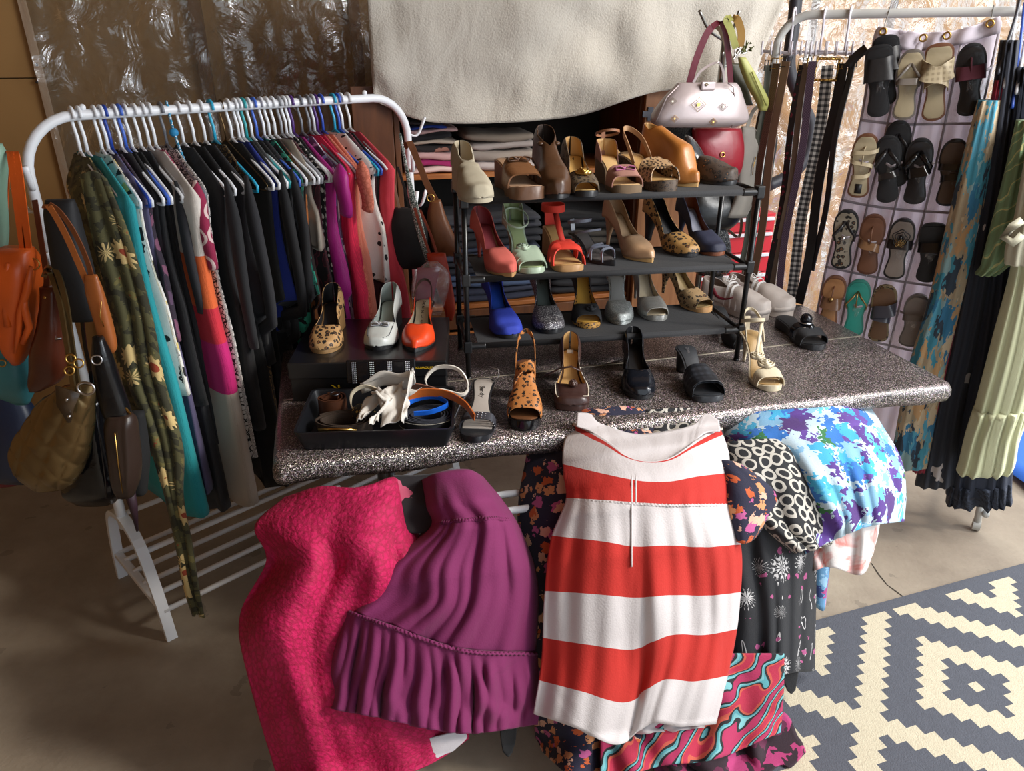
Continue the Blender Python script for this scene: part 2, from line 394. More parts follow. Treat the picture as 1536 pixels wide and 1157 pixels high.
def wbox(a0, a1, b0, b1, z0, z1, mb=None):
    mb = mb or MB(); return mb.box(T((a0+a1)/2, (b0+b1)/2, (z0+z1)/2), (a1-a0, b1-b0, z1-z0), RZ)
wall = struct(wbox(aL, aR, BW+.03, BW+.13, 0, 2.6).build('wall_back', INSUL, smooth=False))
struct(MB().box((-2.55, 1.0, 1.3), (.1, 5.0, 2.6)).build('wall_left', BOARD, smooth=False))
struct(MB().box((-.45, 1.2, 2.65), (4.2, 5.2, .1)).build('ceiling', BOARD, smooth=False))
struct(MB().box((-1.25, -1.35, 1.3), (2.6, .1, 2.6)).build('wall_front', BOARD, smooth=False))
pe = loc_ab(60, 100, BW)[0]
def wpart(name, m, *a, **k):
    o = wbox(*a).build(name, m, wall, smooth=False, **k); return o
wpart('panel', BOARD, aL, pe-.01, BW-.012, BW+.03, loc_ab(30, 117, BW)[2]+.002, 2.6)
wpart('panel', BOARD, aL, pe-.01, BW-.012, BW+.03, 0, loc_ab(30, 117, BW)[2]-.002)
wpart('panel', mat('golden plywood', 'b98a50', .5, 0, {'k': 'wood', 'dark': rgb('8a6030'), 's': (2, 2, .6), 'co': 'obj'}, (40, .1), .2, co='obj', vs=3), loc_ab(1120, 60, BW)[0], aR-.002, BW-.004, BW+.03, 0, 2.6)
for uu in (300, 535, 1215, 1330): 
    s_ = loc_ab(uu, 60, BW)[0]; wpart('stud', STUD, s_-.022, s_+.022, BW-.005, BW+.035, 0, 2.6)
wpart('batten', mat('pale batten', 'a9917a', .6), pe-.012, pe+.012, BW-.03, BW-.012, 0, 2.6)
for vv in (97, 123):
    p = at_b(55, vv, BW-.03); MB().ball(p, .006, .004, .006).build('screw', DARKMET, wall)
# clear plastic vapour sheet over the insulation
def film(name, al, tint, rough=.12, cap=.55, ns=6.0):
    """thin clear film: mostly see-through, with a little haze and bright creases"""
    m = bpy.data.materials.new(name); m.use_nodes = True; n = NT(m.node_tree); n.n.remove(n.n['Principled BSDF']); out = n.n['Material Output']; _M[name] = m
    h = n.new('ShaderNodeTexNoise', {'Vector': vec(n, 'uv'), 'Scale': ns, 'Detail': 5.0, 'Distortion': 1.4}).outputs[0]
    bn = n.new('ShaderNodeBump', {'Height': h, 'Strength': 1.0, 'Distance': .03}).outputs[0]
    gl = n.new('ShaderNodeBsdfGlossy', {'Color': (1, 1, 1, 1), 'Roughness': rough, 'Normal': bn}).outputs[0]
    df = n.new('ShaderNodeBsdfDiffuse', {'Color': rgb(tint), 'Normal': bn}).outputs[0]; tr = n.new('ShaderNodeBsdfTransparent', {}).outputs[0]
    a = n.new('ShaderNodeMixShader', {0: al*.5, 1: tr, 2: df}).outputs[0]
    fr = n.new('ShaderNodeLayerWeight', {'Blend': .25, 'Normal': bn}).outputs['Fresnel']
    f = n.math('MINIMUM', n.math('MULTIPLY', n.math('ADD', fr, al*.35), 1.0), cap)
    n.l.new(n.new('ShaderNodeMixShader', {0: f, 1: a, 2: gl}).outputs[0], out.inputs[0]); return m
FILM = film('wall plastic film', .20, 'd8cdb8')
CLEAR = film('clear vinyl', .20, 'ffffff', .15)
def sheet_wall(a0, a1, name, label, seed):
    rows = []
    for i in range(61):
        z = 2.58-2.56*i/60; r = []
        for j in range(91):
            a = a0+(a1-a0)*j/90; nz = mnoise.fractal(V((a*4+seed, z*2.2, seed)), .7, 2.2, 5)
            r.append(T(a, BW-.035-abs(nz)*.06, z))
        rows.append(r)
    o = MB().grid(rows).build(name, FILM, None); return tag(o, label, 'plastic sheet')
sheet_wall(pe+.005, loc_ab(640, 60, BW)[0]+.3, 'plastic_sheet', 'crumpled clear plastic sheet on the brown wall above the clothes rail', 1)
sheet_wall(loc_ab(1100, 60, BW)[0], aR, 'plastic_sheet', 'shiny crumpled plastic sheet behind the hanging belts', 5)
# crack in the concrete
cp = [(1307, 845), (1318, 862), (1331, 878), (1342, 886), (1354, 895), (1363, 903), (1371, 908)]
mb = MB(); P = [at_z(u, v, .0006) for u, v in cp]; mb.band(P, (1, 0, 0), [.002, .005, .003, .006, .004, .005, .002], .0008)
struct(mb.build('floor_crack', mat('crack', '3a322a', .9), smooth=False))
# blue tarp seen outside at the far right
mb = MB(); rows = [[V((2.02+.1*j, 2.18+.09*i, .015+.02*abs(sin(i*1.7+j)))) for j in range(14)] for i in range(14)]
mb.grid(rows); tag(mb.build('tarp', mat('blue tarp', '1f66c8', .4), None, solid=.003), 'bright blue tarp lying on the ground behind the pale yellow garment', 'tarp')
# ------------------------------------------------------------------ rug
RC, Q1, Q2, CS = V((1.267, 1.466, 0)), V((.948, .318, 0)).normalized(), None, .030
Q2 = V((Q1.y, -Q1.x, 0))
wv_d = mat('rug charcoal yarn', '54565e', .95, 0, None, (260, .6), .14, co='obj', vs=60)
wv_l = mat('rug cream yarn', 'c6bba2', .95, 0, None, (260, .6), .10, co='obj', vs=60)
mb = MB(); I0, I1, J0, J1 = -24, 40, -11, 44
vs = [RC+Q1*((i-.5)*CS)+Q2*((j-.5)*CS)+UP*.009 for j in range(J0, J1+2) for i in range(I0, I1+2)]; nw = I1+2-I0; fs = []; mi = []
for j in range(J0, J1+1):
    for i in range(I0, I1+1):
        a = (j-J0)*nw+(i-I0); fs.append((a, a+1, a+1+nw, a+nw))
        p, q = (i+j+12) % 24-12, (i-j+12) % 24-12; D = max(abs(p), abs(q))
        mi.append(0 if (1 <= D <= 3 or 7 <= D <= 10 or j <= J0) else 1)
mb.add(vs, fs); mb.mi = mi
rug = thing('rug', 'flatwoven cream and charcoal rug with a stepped diamond pattern', 'rug', (0, 0, 0))
pile = mb.build('pile', [wv_d, wv_l], rug, smooth=False)
mb = MB(); c = RC+Q1*((I0+I1)/2*CS)+Q2*((J0+J1)/2*CS)+UP*.004
mb.box(c, ((I1-I0+1)*CS+.012, (J1-J0+1)*CS+.012, .0085), math.atan2(Q1.y, Q1.x)); mb.build('backing', wv_d, rug, smooth=False)

# ------------------------------------------------------------------ wooden cabinet behind the table
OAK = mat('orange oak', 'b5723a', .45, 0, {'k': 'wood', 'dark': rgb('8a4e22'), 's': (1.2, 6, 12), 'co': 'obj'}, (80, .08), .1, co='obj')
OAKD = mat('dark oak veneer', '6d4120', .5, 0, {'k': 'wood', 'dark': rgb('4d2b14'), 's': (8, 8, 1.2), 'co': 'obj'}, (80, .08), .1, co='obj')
OAKL = mat('lit oak veneer', 'a8744a', .5, 0, {'k': 'wood', 'dark': rgb('855633'), 's': (10, 10, 1.0), 'co': 'obj'}, (80, .08), .1, co='obj')  # right door's oak, painted lighter for the light falling on it
CBB = 1.30
cx0, cx1 = loc_ab(606, 300, CBB)[0], loc_ab(960, 160, CBB)[0]
zs1, zs0 = loc_ab(616, 264, CBB)[2], loc_ab(680, 460, CBB)[2]
zdoor = loc_ab(985, 128, CBB)[2]
cab = thing('cabinet', 'wooden cabinet with open doors holding folded clothes behind the table', 'cabinet', TA, RZ)
def cbox(name, m, x0, x1, y0, y1, z0, z1, par=cab, bev=.002):
    return MB().box(((x0+x1)/2, (y0+y1)/2, (z0+z1)/2), (x1-x0, y1-y0, z1-z0)).build(name, m, par, smooth=False, bev=bev)
cd = .45
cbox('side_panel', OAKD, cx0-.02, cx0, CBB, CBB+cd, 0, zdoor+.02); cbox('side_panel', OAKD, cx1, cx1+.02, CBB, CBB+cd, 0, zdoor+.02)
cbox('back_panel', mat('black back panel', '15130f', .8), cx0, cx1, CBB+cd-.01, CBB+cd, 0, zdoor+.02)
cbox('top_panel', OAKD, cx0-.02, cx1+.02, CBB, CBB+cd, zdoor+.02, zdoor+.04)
cbox('shelf', OAK, cx0, cx1, CBB+.01, CBB+cd-.01, zs1-.018, zs1)
cbox('shelf', OAK, cx0, cx1, CBB+.01, CBB+cd-.01, zs0-.018, zs0)
cbox('front_rail', OAKD, cx0, cx1, CBB, CBB+.018, zs0-.10, zs0-.02)
cbox('drawer', OAK, cx0+.005, cx1-.005, CBB-.012, CBB, zs0-.34, zs0-.11); cbox('drawer', OAK, cx0+.005, cx1-.005, CBB-.012, CBB, .06, zs0-.35)
dl0 = loc_ab(527, 160, CBB)[0]
dr1 = cx1+.30
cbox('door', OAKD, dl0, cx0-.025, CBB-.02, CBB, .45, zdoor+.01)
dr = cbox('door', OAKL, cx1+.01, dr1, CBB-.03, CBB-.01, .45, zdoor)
for z in (zdoor-.10, .75):
    MB().box((cx1+.03, CBB-.034, z), (.022, .006, .05)).box((cx1+.012, CBB-.036, z), (.03, .008, .022)).build('hinge', DARKMET, dr, smooth=False)

# folded clothes
def folded_mb(w, d, h, seed, layers=3, roll=0):
    mb = MB(); r_ = random.Random(seed); lh = h/layers
    for k in range(layers):
        ox = r_.uniform(-.008, .008); oy = r_.uniform(-.008, .006); rows = []
        for i in range(13):
            x = -w/2+w*i/12; e = 1-abs(2*i/12-1)**6*.35; ring = []
            for j in range(16):
                a = 2*pi*j/16; cy = math.copysign(abs(cos(a))**.35, cos(a)); cz = math.copysign(abs(sin(a))**.6, sin(a))
                sag = .006*sin(5*i/12+k+seed)
                ring.append((x+ox, oy+cy*(d/2-.01*(1-e)), lh*(k+.5)+cz*lh*.54*e+sag*.7+.004*mnoise.noise(V((x*20, a, seed+k)))))
            rows.append(ring)
        mb.grid(rows, cu=True); mb.cap(rows[0]); mb.cap(rows[-1], True)
    return mb
def folded(name, label, m, u0, u1, v0, v1, zb, dd=.28, grp=None, b0=CBB+.03, layers=2):
    """front face spans pixels u0..u1; stands at height zb; height from v0..v1"""
    a0, _, z1 = loc_ab(u0, v0, b0); a1, _, _ = loc_ab(u1, v0, b0); z0 = loc_ab(u0, v1, b0)[2]
    h = max(.008, z1-z0); p = T((a0+a1)/2, b0+dd/2, zb)
    o = folded_mb(a1-a0, dd, h*.96, hash(label) % 97 if False else sum(map(ord, label)) % 97, layers).build(name, m, None)
    o.location = p; o.rotation_euler = (0, 0, RZ + rnd.uniform(-.03, .03)); tag(o, label, 'clothes', grp); return zb+h
G1 = 'folded clothes on the upper cabinet shelf'
zz = zs1+.001
for (u0, u1, va, vb, col, nm, lb, pat) in reversed([
    (610, 664, 180, 188, '3a3d40', 'folded_trousers', 'dark grey folded garment on top of the left pile in the cabinet', None),
    (612, 668, 188, 193, '1f3fa0', 'folded_shirt', 'royal blue folded garment near the top of the left cabinet pile', None),
    (612, 690, 195, 201, 'd8b4b0', 'folded_shirt', 'pale pink folded shirt under the royal blue one in the cabinet', None),
    (612, 680, 201, 212, '15151a', 'folded_shirt', 'black folded shirt between two pale garments in the left cabinet pile', None),
    (612, 686, 212, 219, 'b5a493', 'folded_shirt', 'beige folded garment above the dark floral one in the cabinet', None),
    (614, 690, 219, 230, '231c1c', 'folded_dress', 'dark floral folded garment in the middle of the left cabinet pile', {'k': 'floral', 's': 18, 'pal': ['7a3a32', '9c6a5a', '2a2020', '2a2020'], 'r': .5}),
    (618, 690, 230, 243, 'cfa4a0', 'folded_shirt', 'dusty pink folded shirt with a looped hem above the magenta one', None),
    (616, 690, 243, 253, 'a02060', 'folded_shirt', 'magenta folded garment near the bottom of the left cabinet pile', None),
    (616, 690, 253, 262, 'd9bdb6', 'folded_shirt', 'pinkish white folded garment at the bottom of the left cabinet pile', None)]):
    zz = folded(nm, lb, cloth('fold '+lb[:22], col, pat), u0, u1, va, vb, zz, .25, G1, layers=1)
zz = zs1+.001
for (u0, u1, va, vb, col, lb) in reversed([
    (698, 800, 200, 214, '85786a', 'olive beige trousers folded on top of the right cabinet pile'),
    (706, 803, 214, 226, 'ab9f98', 'greyish pink trousers second from the top of the right cabinet pile'),
    (700, 805, 226, 244, '9c8f84', 'taupe crumpled trousers in the middle of the right cabinet pile'),
    (708, 800, 244, 258, 'b3a6a2', 'pale grey trousers folded at the bottom of the right cabinet pile')]):
    zz = folded('folded_trousers', lb, cloth('fold '+lb[:22], col), u0, u1, va, vb, zz, .26, G1, layers=1)
zz = zs0+.001
for k, (col, lb) in enumerate([('23283a', 'dark navy jeans at the bottom of the left lower cabinet pile'), ('3a4a66', 'mid blue jeans in the left lower cabinet pile'), ('1b1e28', 'black jeans in the left lower cabinet pile'), ('2b3346', 'slate blue jeans in the left lower cabinet pile'), ('16181f', 'charcoal jeans near the top of the left lower cabinet pile'), ('2e3038', 'faded black jeans on top of the left lower cabinet pile')]):
    zz = folded('folded_jeans', lb, cloth('fold '+lb[:22], col), 660, 812, 400, 421, zz, .32, 'folded jeans on the lower cabinet shelf')
zz = zs0+.001
for k, (col, lb) in enumerate([('1a1a1e', 'black folded garment at the bottom of the right lower cabinet pile'), ('4a443c', 'olive grey garment in the right lower cabinet pile'), ('17171b', 'black garment in the middle of the right lower cabinet pile'), ('3b362f', 'dark taupe garment in the right lower cabinet pile'), ('121216', 'black garment on top of the right lower cabinet pile')]):
    zz = folded('folded_garment', lb, cloth('fold '+lb[:22], col), 828, 945, 400, 424, zz, .32, 'folded garments on the lower cabinet shelf')
# ------------------------------------------------------------------ canvas sheet hung over the cabinet
ctrl = [[(548, -60), (700, -60), (860, -60), (1030, -60), (1200, -60)],
        [(553, 30), (700, 32), (870, 32), (1030, 30), (1172, 14)],
        [(557, 100), (690, 118), (870, 108), (1020, 92), (1146, 75)],
        [(561, 152), (655, 184), (850, 176), (985, 138), (1128, 128)]]
CANV = mat('cream woven canvas', 'b4ada2', .9, 0, None, (150, 1.0, .003), .10, sheen=.1, crease=.6)
mb, _ = patch('c', ctrl, lambda u, v, s, t: 1.22+.02*sin(9*s+2*t)+.02*t*sin(5*s), CANV, nu=90, nv=50, ret=True,
              folds=[(.014, 4, .5, 0), (.006, 9, 1.2, .1)], crump=.03, cs=5)
tag(mb.build('canvas_sheet', CANV, None, solid=.003), 'cream woven canvas sheet draped above the open cabinet', 'sheet')

# ------------------------------------------------------------------ display table under its glitter vinyl cloth
LT, DT = 1.80, .70
tab = thing('folding_table', 'long folding display table under a glittering vinyl cloth', 'table', TA, RZ)
def tbox(name, m, x0, x1, y0, y1, z0, z1, par=tab): return cbox(name, m, x0, x1, y0, y1, z0, z1, par)
tbox('tabletop', WHITE_PL, .015, LT-.015, .015, DT-.015, TZ-.045, TZ-.006)
for x in (.25, LT-.25):
    for y in (.06, DT-.06):
        MB().tube([(x, y, 0), (x, y, TZ-.045)], .013, 10).build('leg', metal('grey leg', '8a8c90'), tab)
    MB().tube([(x, .06, .2), (x, DT-.06, .2)], .010, 8).build('crossbar', metal('grey leg', '8a8c90'), tab)
def glit():
    m = bpy.data.materials.new('glitter vinyl'); m.use_nodes = True; n = NT(m.node_tree); b = n.n['Principled BSDF']; _M['glit'] = m
    c = vec(n, 'obj'); v = n.new('ShaderNodeTexVoronoi', {'Vector': c, 'Scale': 640.0})
    s = n.new('ShaderNodeSeparateColor', {0: v.outputs['Color']})
    col = n.ramp(s.outputs[0], [(0, '37312e'), (.4, '5d5854'), (.7, '8a8480'), (.9, 'd6d0cc')], True)
    hue = n.mix(.25, col, v.outputs['Color'], 'OVERLAY')
    n.l.new(hue, b.inputs['Base Color']); b.inputs['Metallic'].default_value = .5; b.inputs['Roughness'].default_value = .34
    nv = n.vmath('MULTIPLY', n.vmath('SUBTRACT', v.outputs['Color'], (.5, .5, .5)), (.75,)*3)
    g = n.new('ShaderNodeNewGeometry').outputs['Normal']; nn = n.vmath('NORMALIZE', n.vmath('ADD', g, nv)); n.l.new(nn, b.inputs['Normal'])
    b.inputs['Coat Weight'].default_value = .5; b.inputs['Coat Roughness'].default_value = .22; return m
GLIT = glit()
cl = thing('tablecloth', 'silver grey glitter vinyl cloth wrapped over the display table', 'tablecloth', TA, RZ)
rows = []
prof = [(-.012, -.050), (-.016, -.035), (-.015, -.018), (-.009, -.004), (.002, .0)]
def edge(d): return d
for k, (o_, z_) in enumerate(prof+[(.05, .0)]):
    ring = []; x0, x1, y0, y1 = o_, LT-o_, o_, DT-o_; r = .022
    for (cx_, cy_, a0) in ((x1-r, y0+r, -90), (x1-r, y1-r, 0), (x0+r, y1-r, 90), (x0+r, y0+r, 180)):
        for q in range(5):
            a = R(a0+90*q/4); ring.append(V((cx_+r*cos(a), cy_+r*sin(a), TZ+z_+.0)))
        nx = {-90: (x1, y1-r, x1, y0+r), 0: (x0+r, y1, x1-r, y1), 90: (x0, y0+r, x0, y1-r), 180: (x1-r, y0, x0+r, y0)}[a0]
        for q in range(1, 24):
            f = q/24; xx = nx[2]+(nx[0]-nx[2])*f; yy = nx[3]+(nx[1]-nx[3])*f
            w = .004*sin(xx*17+yy*13) if k < 3 else 0; ring.append(V((xx, yy+(w if a0 == 180 else 0), TZ+z_+w*.8)))
    rows.append(ring)
for q in (.8, .6, .4, .2, .02): rows.append([V((LT/2+(p.x-LT/2)*q, DT/2+(p.y-DT/2)*q, TZ)) for p in ring])
mb = MB().grid(rows, cu=True); mb.build('cloth_top', GLIT, cl, solid=.0015, off=1)
mb = MB()   # loose overlap seam of the second length of vinyl
mb.band([(.0, .33, TZ+.0022), (.6, .345, TZ+.0024), (1.2, .35, TZ+.0024), (LT, .37, TZ+.0022)], (0, 1, 0), .007, .0012)
mb.build('seam', mat('seam edge', 'a9a090', .35, .4), cl)

# ------------------------------------------------------------------ three-tier shoe rack
SR0, S1 = V((-.1227, 1.890, 0)), V((.986, .166, 0)).normalized(); S2 = V((-S1.y, S1.x, 0)); SL, SD = .805, .225
SZ = math.atan2(S1.y, S1.x); TIER = [.838, 1.029, 1.236]
rack = thing('shoe_rack', 'black tubular shoe rack with three fabric shelves on the table', 'shoe rack', SR0, SZ)
FAB = cloth('black shelf fabric', '1b1b1e', crease=.1)
JNT = plastic('black joint plastic', '121214', .4)
for x in (0, SL):
    for y in (0, SD):
        MB().tube([(x, y, TZ+.001), (x, y, TIER[2]+.01)], .0075, 12).build('post', BLACK_TUBE, rack)
        for z in TIER:
            MB().box((x, y, z), (.022, .022, .034)).tube([(x, y, z), (x+(.05 if x == 0 else -.05), y, z)], .0105, 10).build('joint', JNT, rack, bev=.003, smooth=False)
        MB().ball((x, y, TZ+.004), .0095, .0095, .0045).build('foot', JNT, rack)
for z in TIER:
    for y in (0, SD):
        MB().tube([(0, y, z), (SL, y, z)], .0085, 12).build('rail', FAB, rack)
    for x in (0, SL): MB().tube([(x, 0, z), (x, SD, z)], .006, 10).build('side_bar', BLACK_TUBE, rack)
    MB().box((SL/2, SD/2, z-.002+.006), (SL-.06, SD, .003)).build('fabric_shelf', FAB, rack, smooth=False)
def tier_z(k): return TIER[k]+.0060
# ------------------------------------------------------------------ red tool chest seen behind the table on the right
TC = 1.30
tc = thing('tool_chest', 'red metal drawer chest standing behind the right end of the shoe rack', 'tool chest', TA, RZ)
RED = mat('red enamel', 'c01f2c', .35, 0, None, None, .05, co='obj'); STEEL = mat('white drawer trim', 'd5d5d8', .4)
t0, t1 = loc_ab(1070, 400, TC)[0], loc_ab(1152, 400, TC)[0]; zt = loc_ab(1110, 322, TC)[2]
cbox('body', RED, t0-.10, t1, TC, TC+.4, 0, zt, tc)
zz = zt-.01
for k in range(6):
    h = .085 if k else .06
    d_ = cbox('drawer', RED, t0-.09, t1-.01, TC-.015, TC, zz-h, zz, tc); cbox('handle', STEEL, t0-.085, t1-.02, TC-.028, TC-.015, zz-.016, zz-.002, d_); zz -= h+.006
# ------------------------------------------------------------------ white garment rack on the left
HB = V((.707, .707, 0)); HF = V((.707, -.707, 0)); BAR0 = V((-1.150, 1.795, 0)); LB = 1.13; BZ = 1.443; RYAW = math.atan2(HB.y, HB.x)
gr = thing('garment_rack', 'white tubular clothes rack with slatted base at the left', 'clothes rack', BAR0, RYAW)
def GW(s, f=0, z=0): return BAR0+HB*s+HF*f+UP*z      # rack local x = along bar, local y = -f
pr = []
for i in range(9): a = pi-pi/2*i/8; pr.append((.13+.13*cos(a), 0, BZ-.13+.13*sin(a)))
pr2 = [(LB-x, 0, z) for x, _, z in reversed(pr)]
MB().tube([(0, 0, .33)]+pr+pr2+[(LB, 0, .33)], .0125, 14).build('top_bar', WHITE_PL, gr)
for x in (0, LB):
    MB().tube([(x, 0, .30), (x, 0, .60)], .0145, 12).build('post_sleeve', WHITE_PL, gr)
    arch = [(x, -.20, 0), (x, -.175, .13), (x, -.13, .26), (x, -.08, .315), (x, 0, .335), (x, .08, .315), (x, .13, .26), (x, .175, .13), (x, .20, 0)]
    MB().band([V(cr(arch, i/24)) for i in range(25)], (1, 0, 0), .030, .018).build('base_arch', WHITE_PL, gr, smooth=False)
    MB().box((x, 0, .105), (.024, .36, .018)).build('base_crossbar', WHITE_PL, gr, smooth=False, bev=.003)
for y, z in ((-.185, .095), (-.115, .11), (-.04, .11), (.04, .11), (.115, .11), (.17, .11), (.12, .27), (-.12, .27)):
    MB().tube([(0, y, z), (LB, y, z)], .0085, 10).build('slat', WHITE_PL, gr)
for s in (.15, LB-.16): MB().ball((s, 0, BZ+.017), .008).build('knob', WHITE_PL, gr)
def hook_mb(x, z, dy, dx=0):
    pts = [(x, 0, z), (x+dx*.3, dy*.35, z-.012), (x+dx*.6, dy*.7, z-.004), (x+dx, dy, z+.045)]
    return MB().tube([V(cr(pts, i/10)) for i in range(11)], .006, 8, rs=[.006+.002*(i/10) for i in range(11)], flat=.6)
for x, hs in ((0, ((1.30, -.07, -.02), (1.24, .05, -.03), (1.10, -.07, -.02))), (LB, ((1.33, -.02, .06), (1.22, -.06, -.03), (1.10, -.06, .02), (1.08, .03, .05)))):
    for z, dy, dx in hs: hook_mb(x, z, dy, dx).build('hook', WHITE_PL, gr)

def bar_s(u):
    p = at_pl(u, 165, BAR0, HF); return (p-BAR0).dot(HB)
def hanger(u, col, label, name='clothes_hanger', ds=0, tilt=0, wire=False):
    s = bar_s(u)+ds; m = plastic('hanger '+col, col) if not wire else metal('wire '+col, col)
    h = thing(name, label, 'hanger', GW(s, 0, BZ), RYAW+tilt, None)
    r = .0042 if not wire else .0016
    hk = []
    for i in range(15):
        a = R(-35+250*i/14); hk.append((0, -.019*cos(a)*-1, -.002+.019*sin(a)))
    hk = [(0, .0165*cos(R(200-230*i/14)), .0005+.0175*sin(R(200-230*i/14))) for i in range(15)]
    hk += [(0, .012, -.022), (0, .0, -.05), (0, 0, -.088)]
    MB().tube(hk, r, 8).build('hook', m, h)
    W_ = .205
    fr = [(0, 0, -.084), (0, -.05, -.108), (0, -W_+.02, -.172), (0, -W_, -.186), (0, -W_+.004, -.199), (0, -W_+.02, -.201), (0, W_-.02, -.201), (0, W_-.004, -.199), (0, W_, -.186), (0, W_-.02, -.172), (0, .05, -.108)]
    MB().tube(fr, r, 8, closed=True).build('frame', m, h); return s
TABLE_EDGE = lambda p: ((p-TA).dot(E1), (p-TA).dot(E2))
def clear_table(s, f, z):
    """pull a garment's front edge back so that it hangs beside the table and box, not through them"""
    g = f
    while g > -.12:
        a, b = TABLE_EDGE(GW(s, g, 0))
        lim = -.04 if z < TZ+.03 else None
        hit = (a > -.035 and b < DT+.035 and z < TZ+.03) or (a > -.05 and b < .70 and z < TZ+.15)
        if not hit: break
        g -= .01
    return g
def garment(name, label, cat, m, s, L, wf=.19, th=.013, top=.0, sleeve=None, neck='crew', flare=.02, mats2=None, fold=.010, seed=0, zs=.10, tail=0, back=None):
    """hangs edge-on from bar position s; L is length below the shoulder; wf half width towards the front"""
    o = thing(name, label, cat, GW(s, 0, BZ), RYAW)
    nv, n = 26, 30; rings = []; r_ = random.Random(seed*7+3)
    z_sh = -.092-top
    ph = r_.uniform(0, 6)
    for i in range(nv+1):
        t = i/nv
        if t < .18:
            q = t/.18; z = z_sh-.085*q; X = (.055 if neck == 'crew' else .09)+(wf-(.055 if neck == 'crew' else .09))*q; Y = .006+.007*q
        else:
            q = (t-.18)/.82; z = z_sh-.085-(L-.085)*q; X = wf*(1-.13*sin(pi*min(q*2.0, 1)))+flare*q; Y = th*(1+.6*q)
        zw = BZ+z; xf = clear_table(s, X, zw); xb = X*.92
        if xf < X: Y *= 1+min(1.2, (X-xf)*4)
        ring = []
        for j in range(n):
            a = 2*pi*j/n; c, d = cos(a), sin(a)
            c2 = math.copysign(abs(c)**.75, c); x = (xf+xb)/2*c2+(xf-xb)/2
            wave = fold*(t**.7)*sin(7*c*1.3+ph+2.3*t)+fold*.5*t*sin(15*c+ph*2)
            y = math.copysign(abs(d)**.8, d)*Y+wave
            ring.append(V((y, -x, z + .008*t*sin(5*c+ph))))
        rings.append(ring)
    mb = MB(); mb.grid(rings, cu=True); mb.cap(rings[-1], True)
    mb.build('body', m, o, solid=0)
    if sleeve:
        Ls, rs = sleeve; mb = MB(); pts = []; rr = []
        for i in range(13):
            t = i/12; z = z_sh-.06-Ls*t; f = clear_table(s, wf+.012+.02*sin(2.5*t), BZ+z)
            pts.append((.004*sin(6*t+ph), -f, z)); rr.append(rs*(1-.25*t)*min(1, .25+.3*i))
        mb.tube(pts, rs, 12, rs=rr, flat=.62, ref=(1, 0, 0)); mb.build('sleeve', mats2 or m, o)
    if neck == 'v':
        pass
    return o
blk = lambda i: cloth('black fabric %d' % i, ['0e0e11', '131316', '0a0a0c', '17171a'][i % 4])
SUNF = cloth('olive sunflower print', '4d4a2c', {'k': 'sunf', 's': 13})
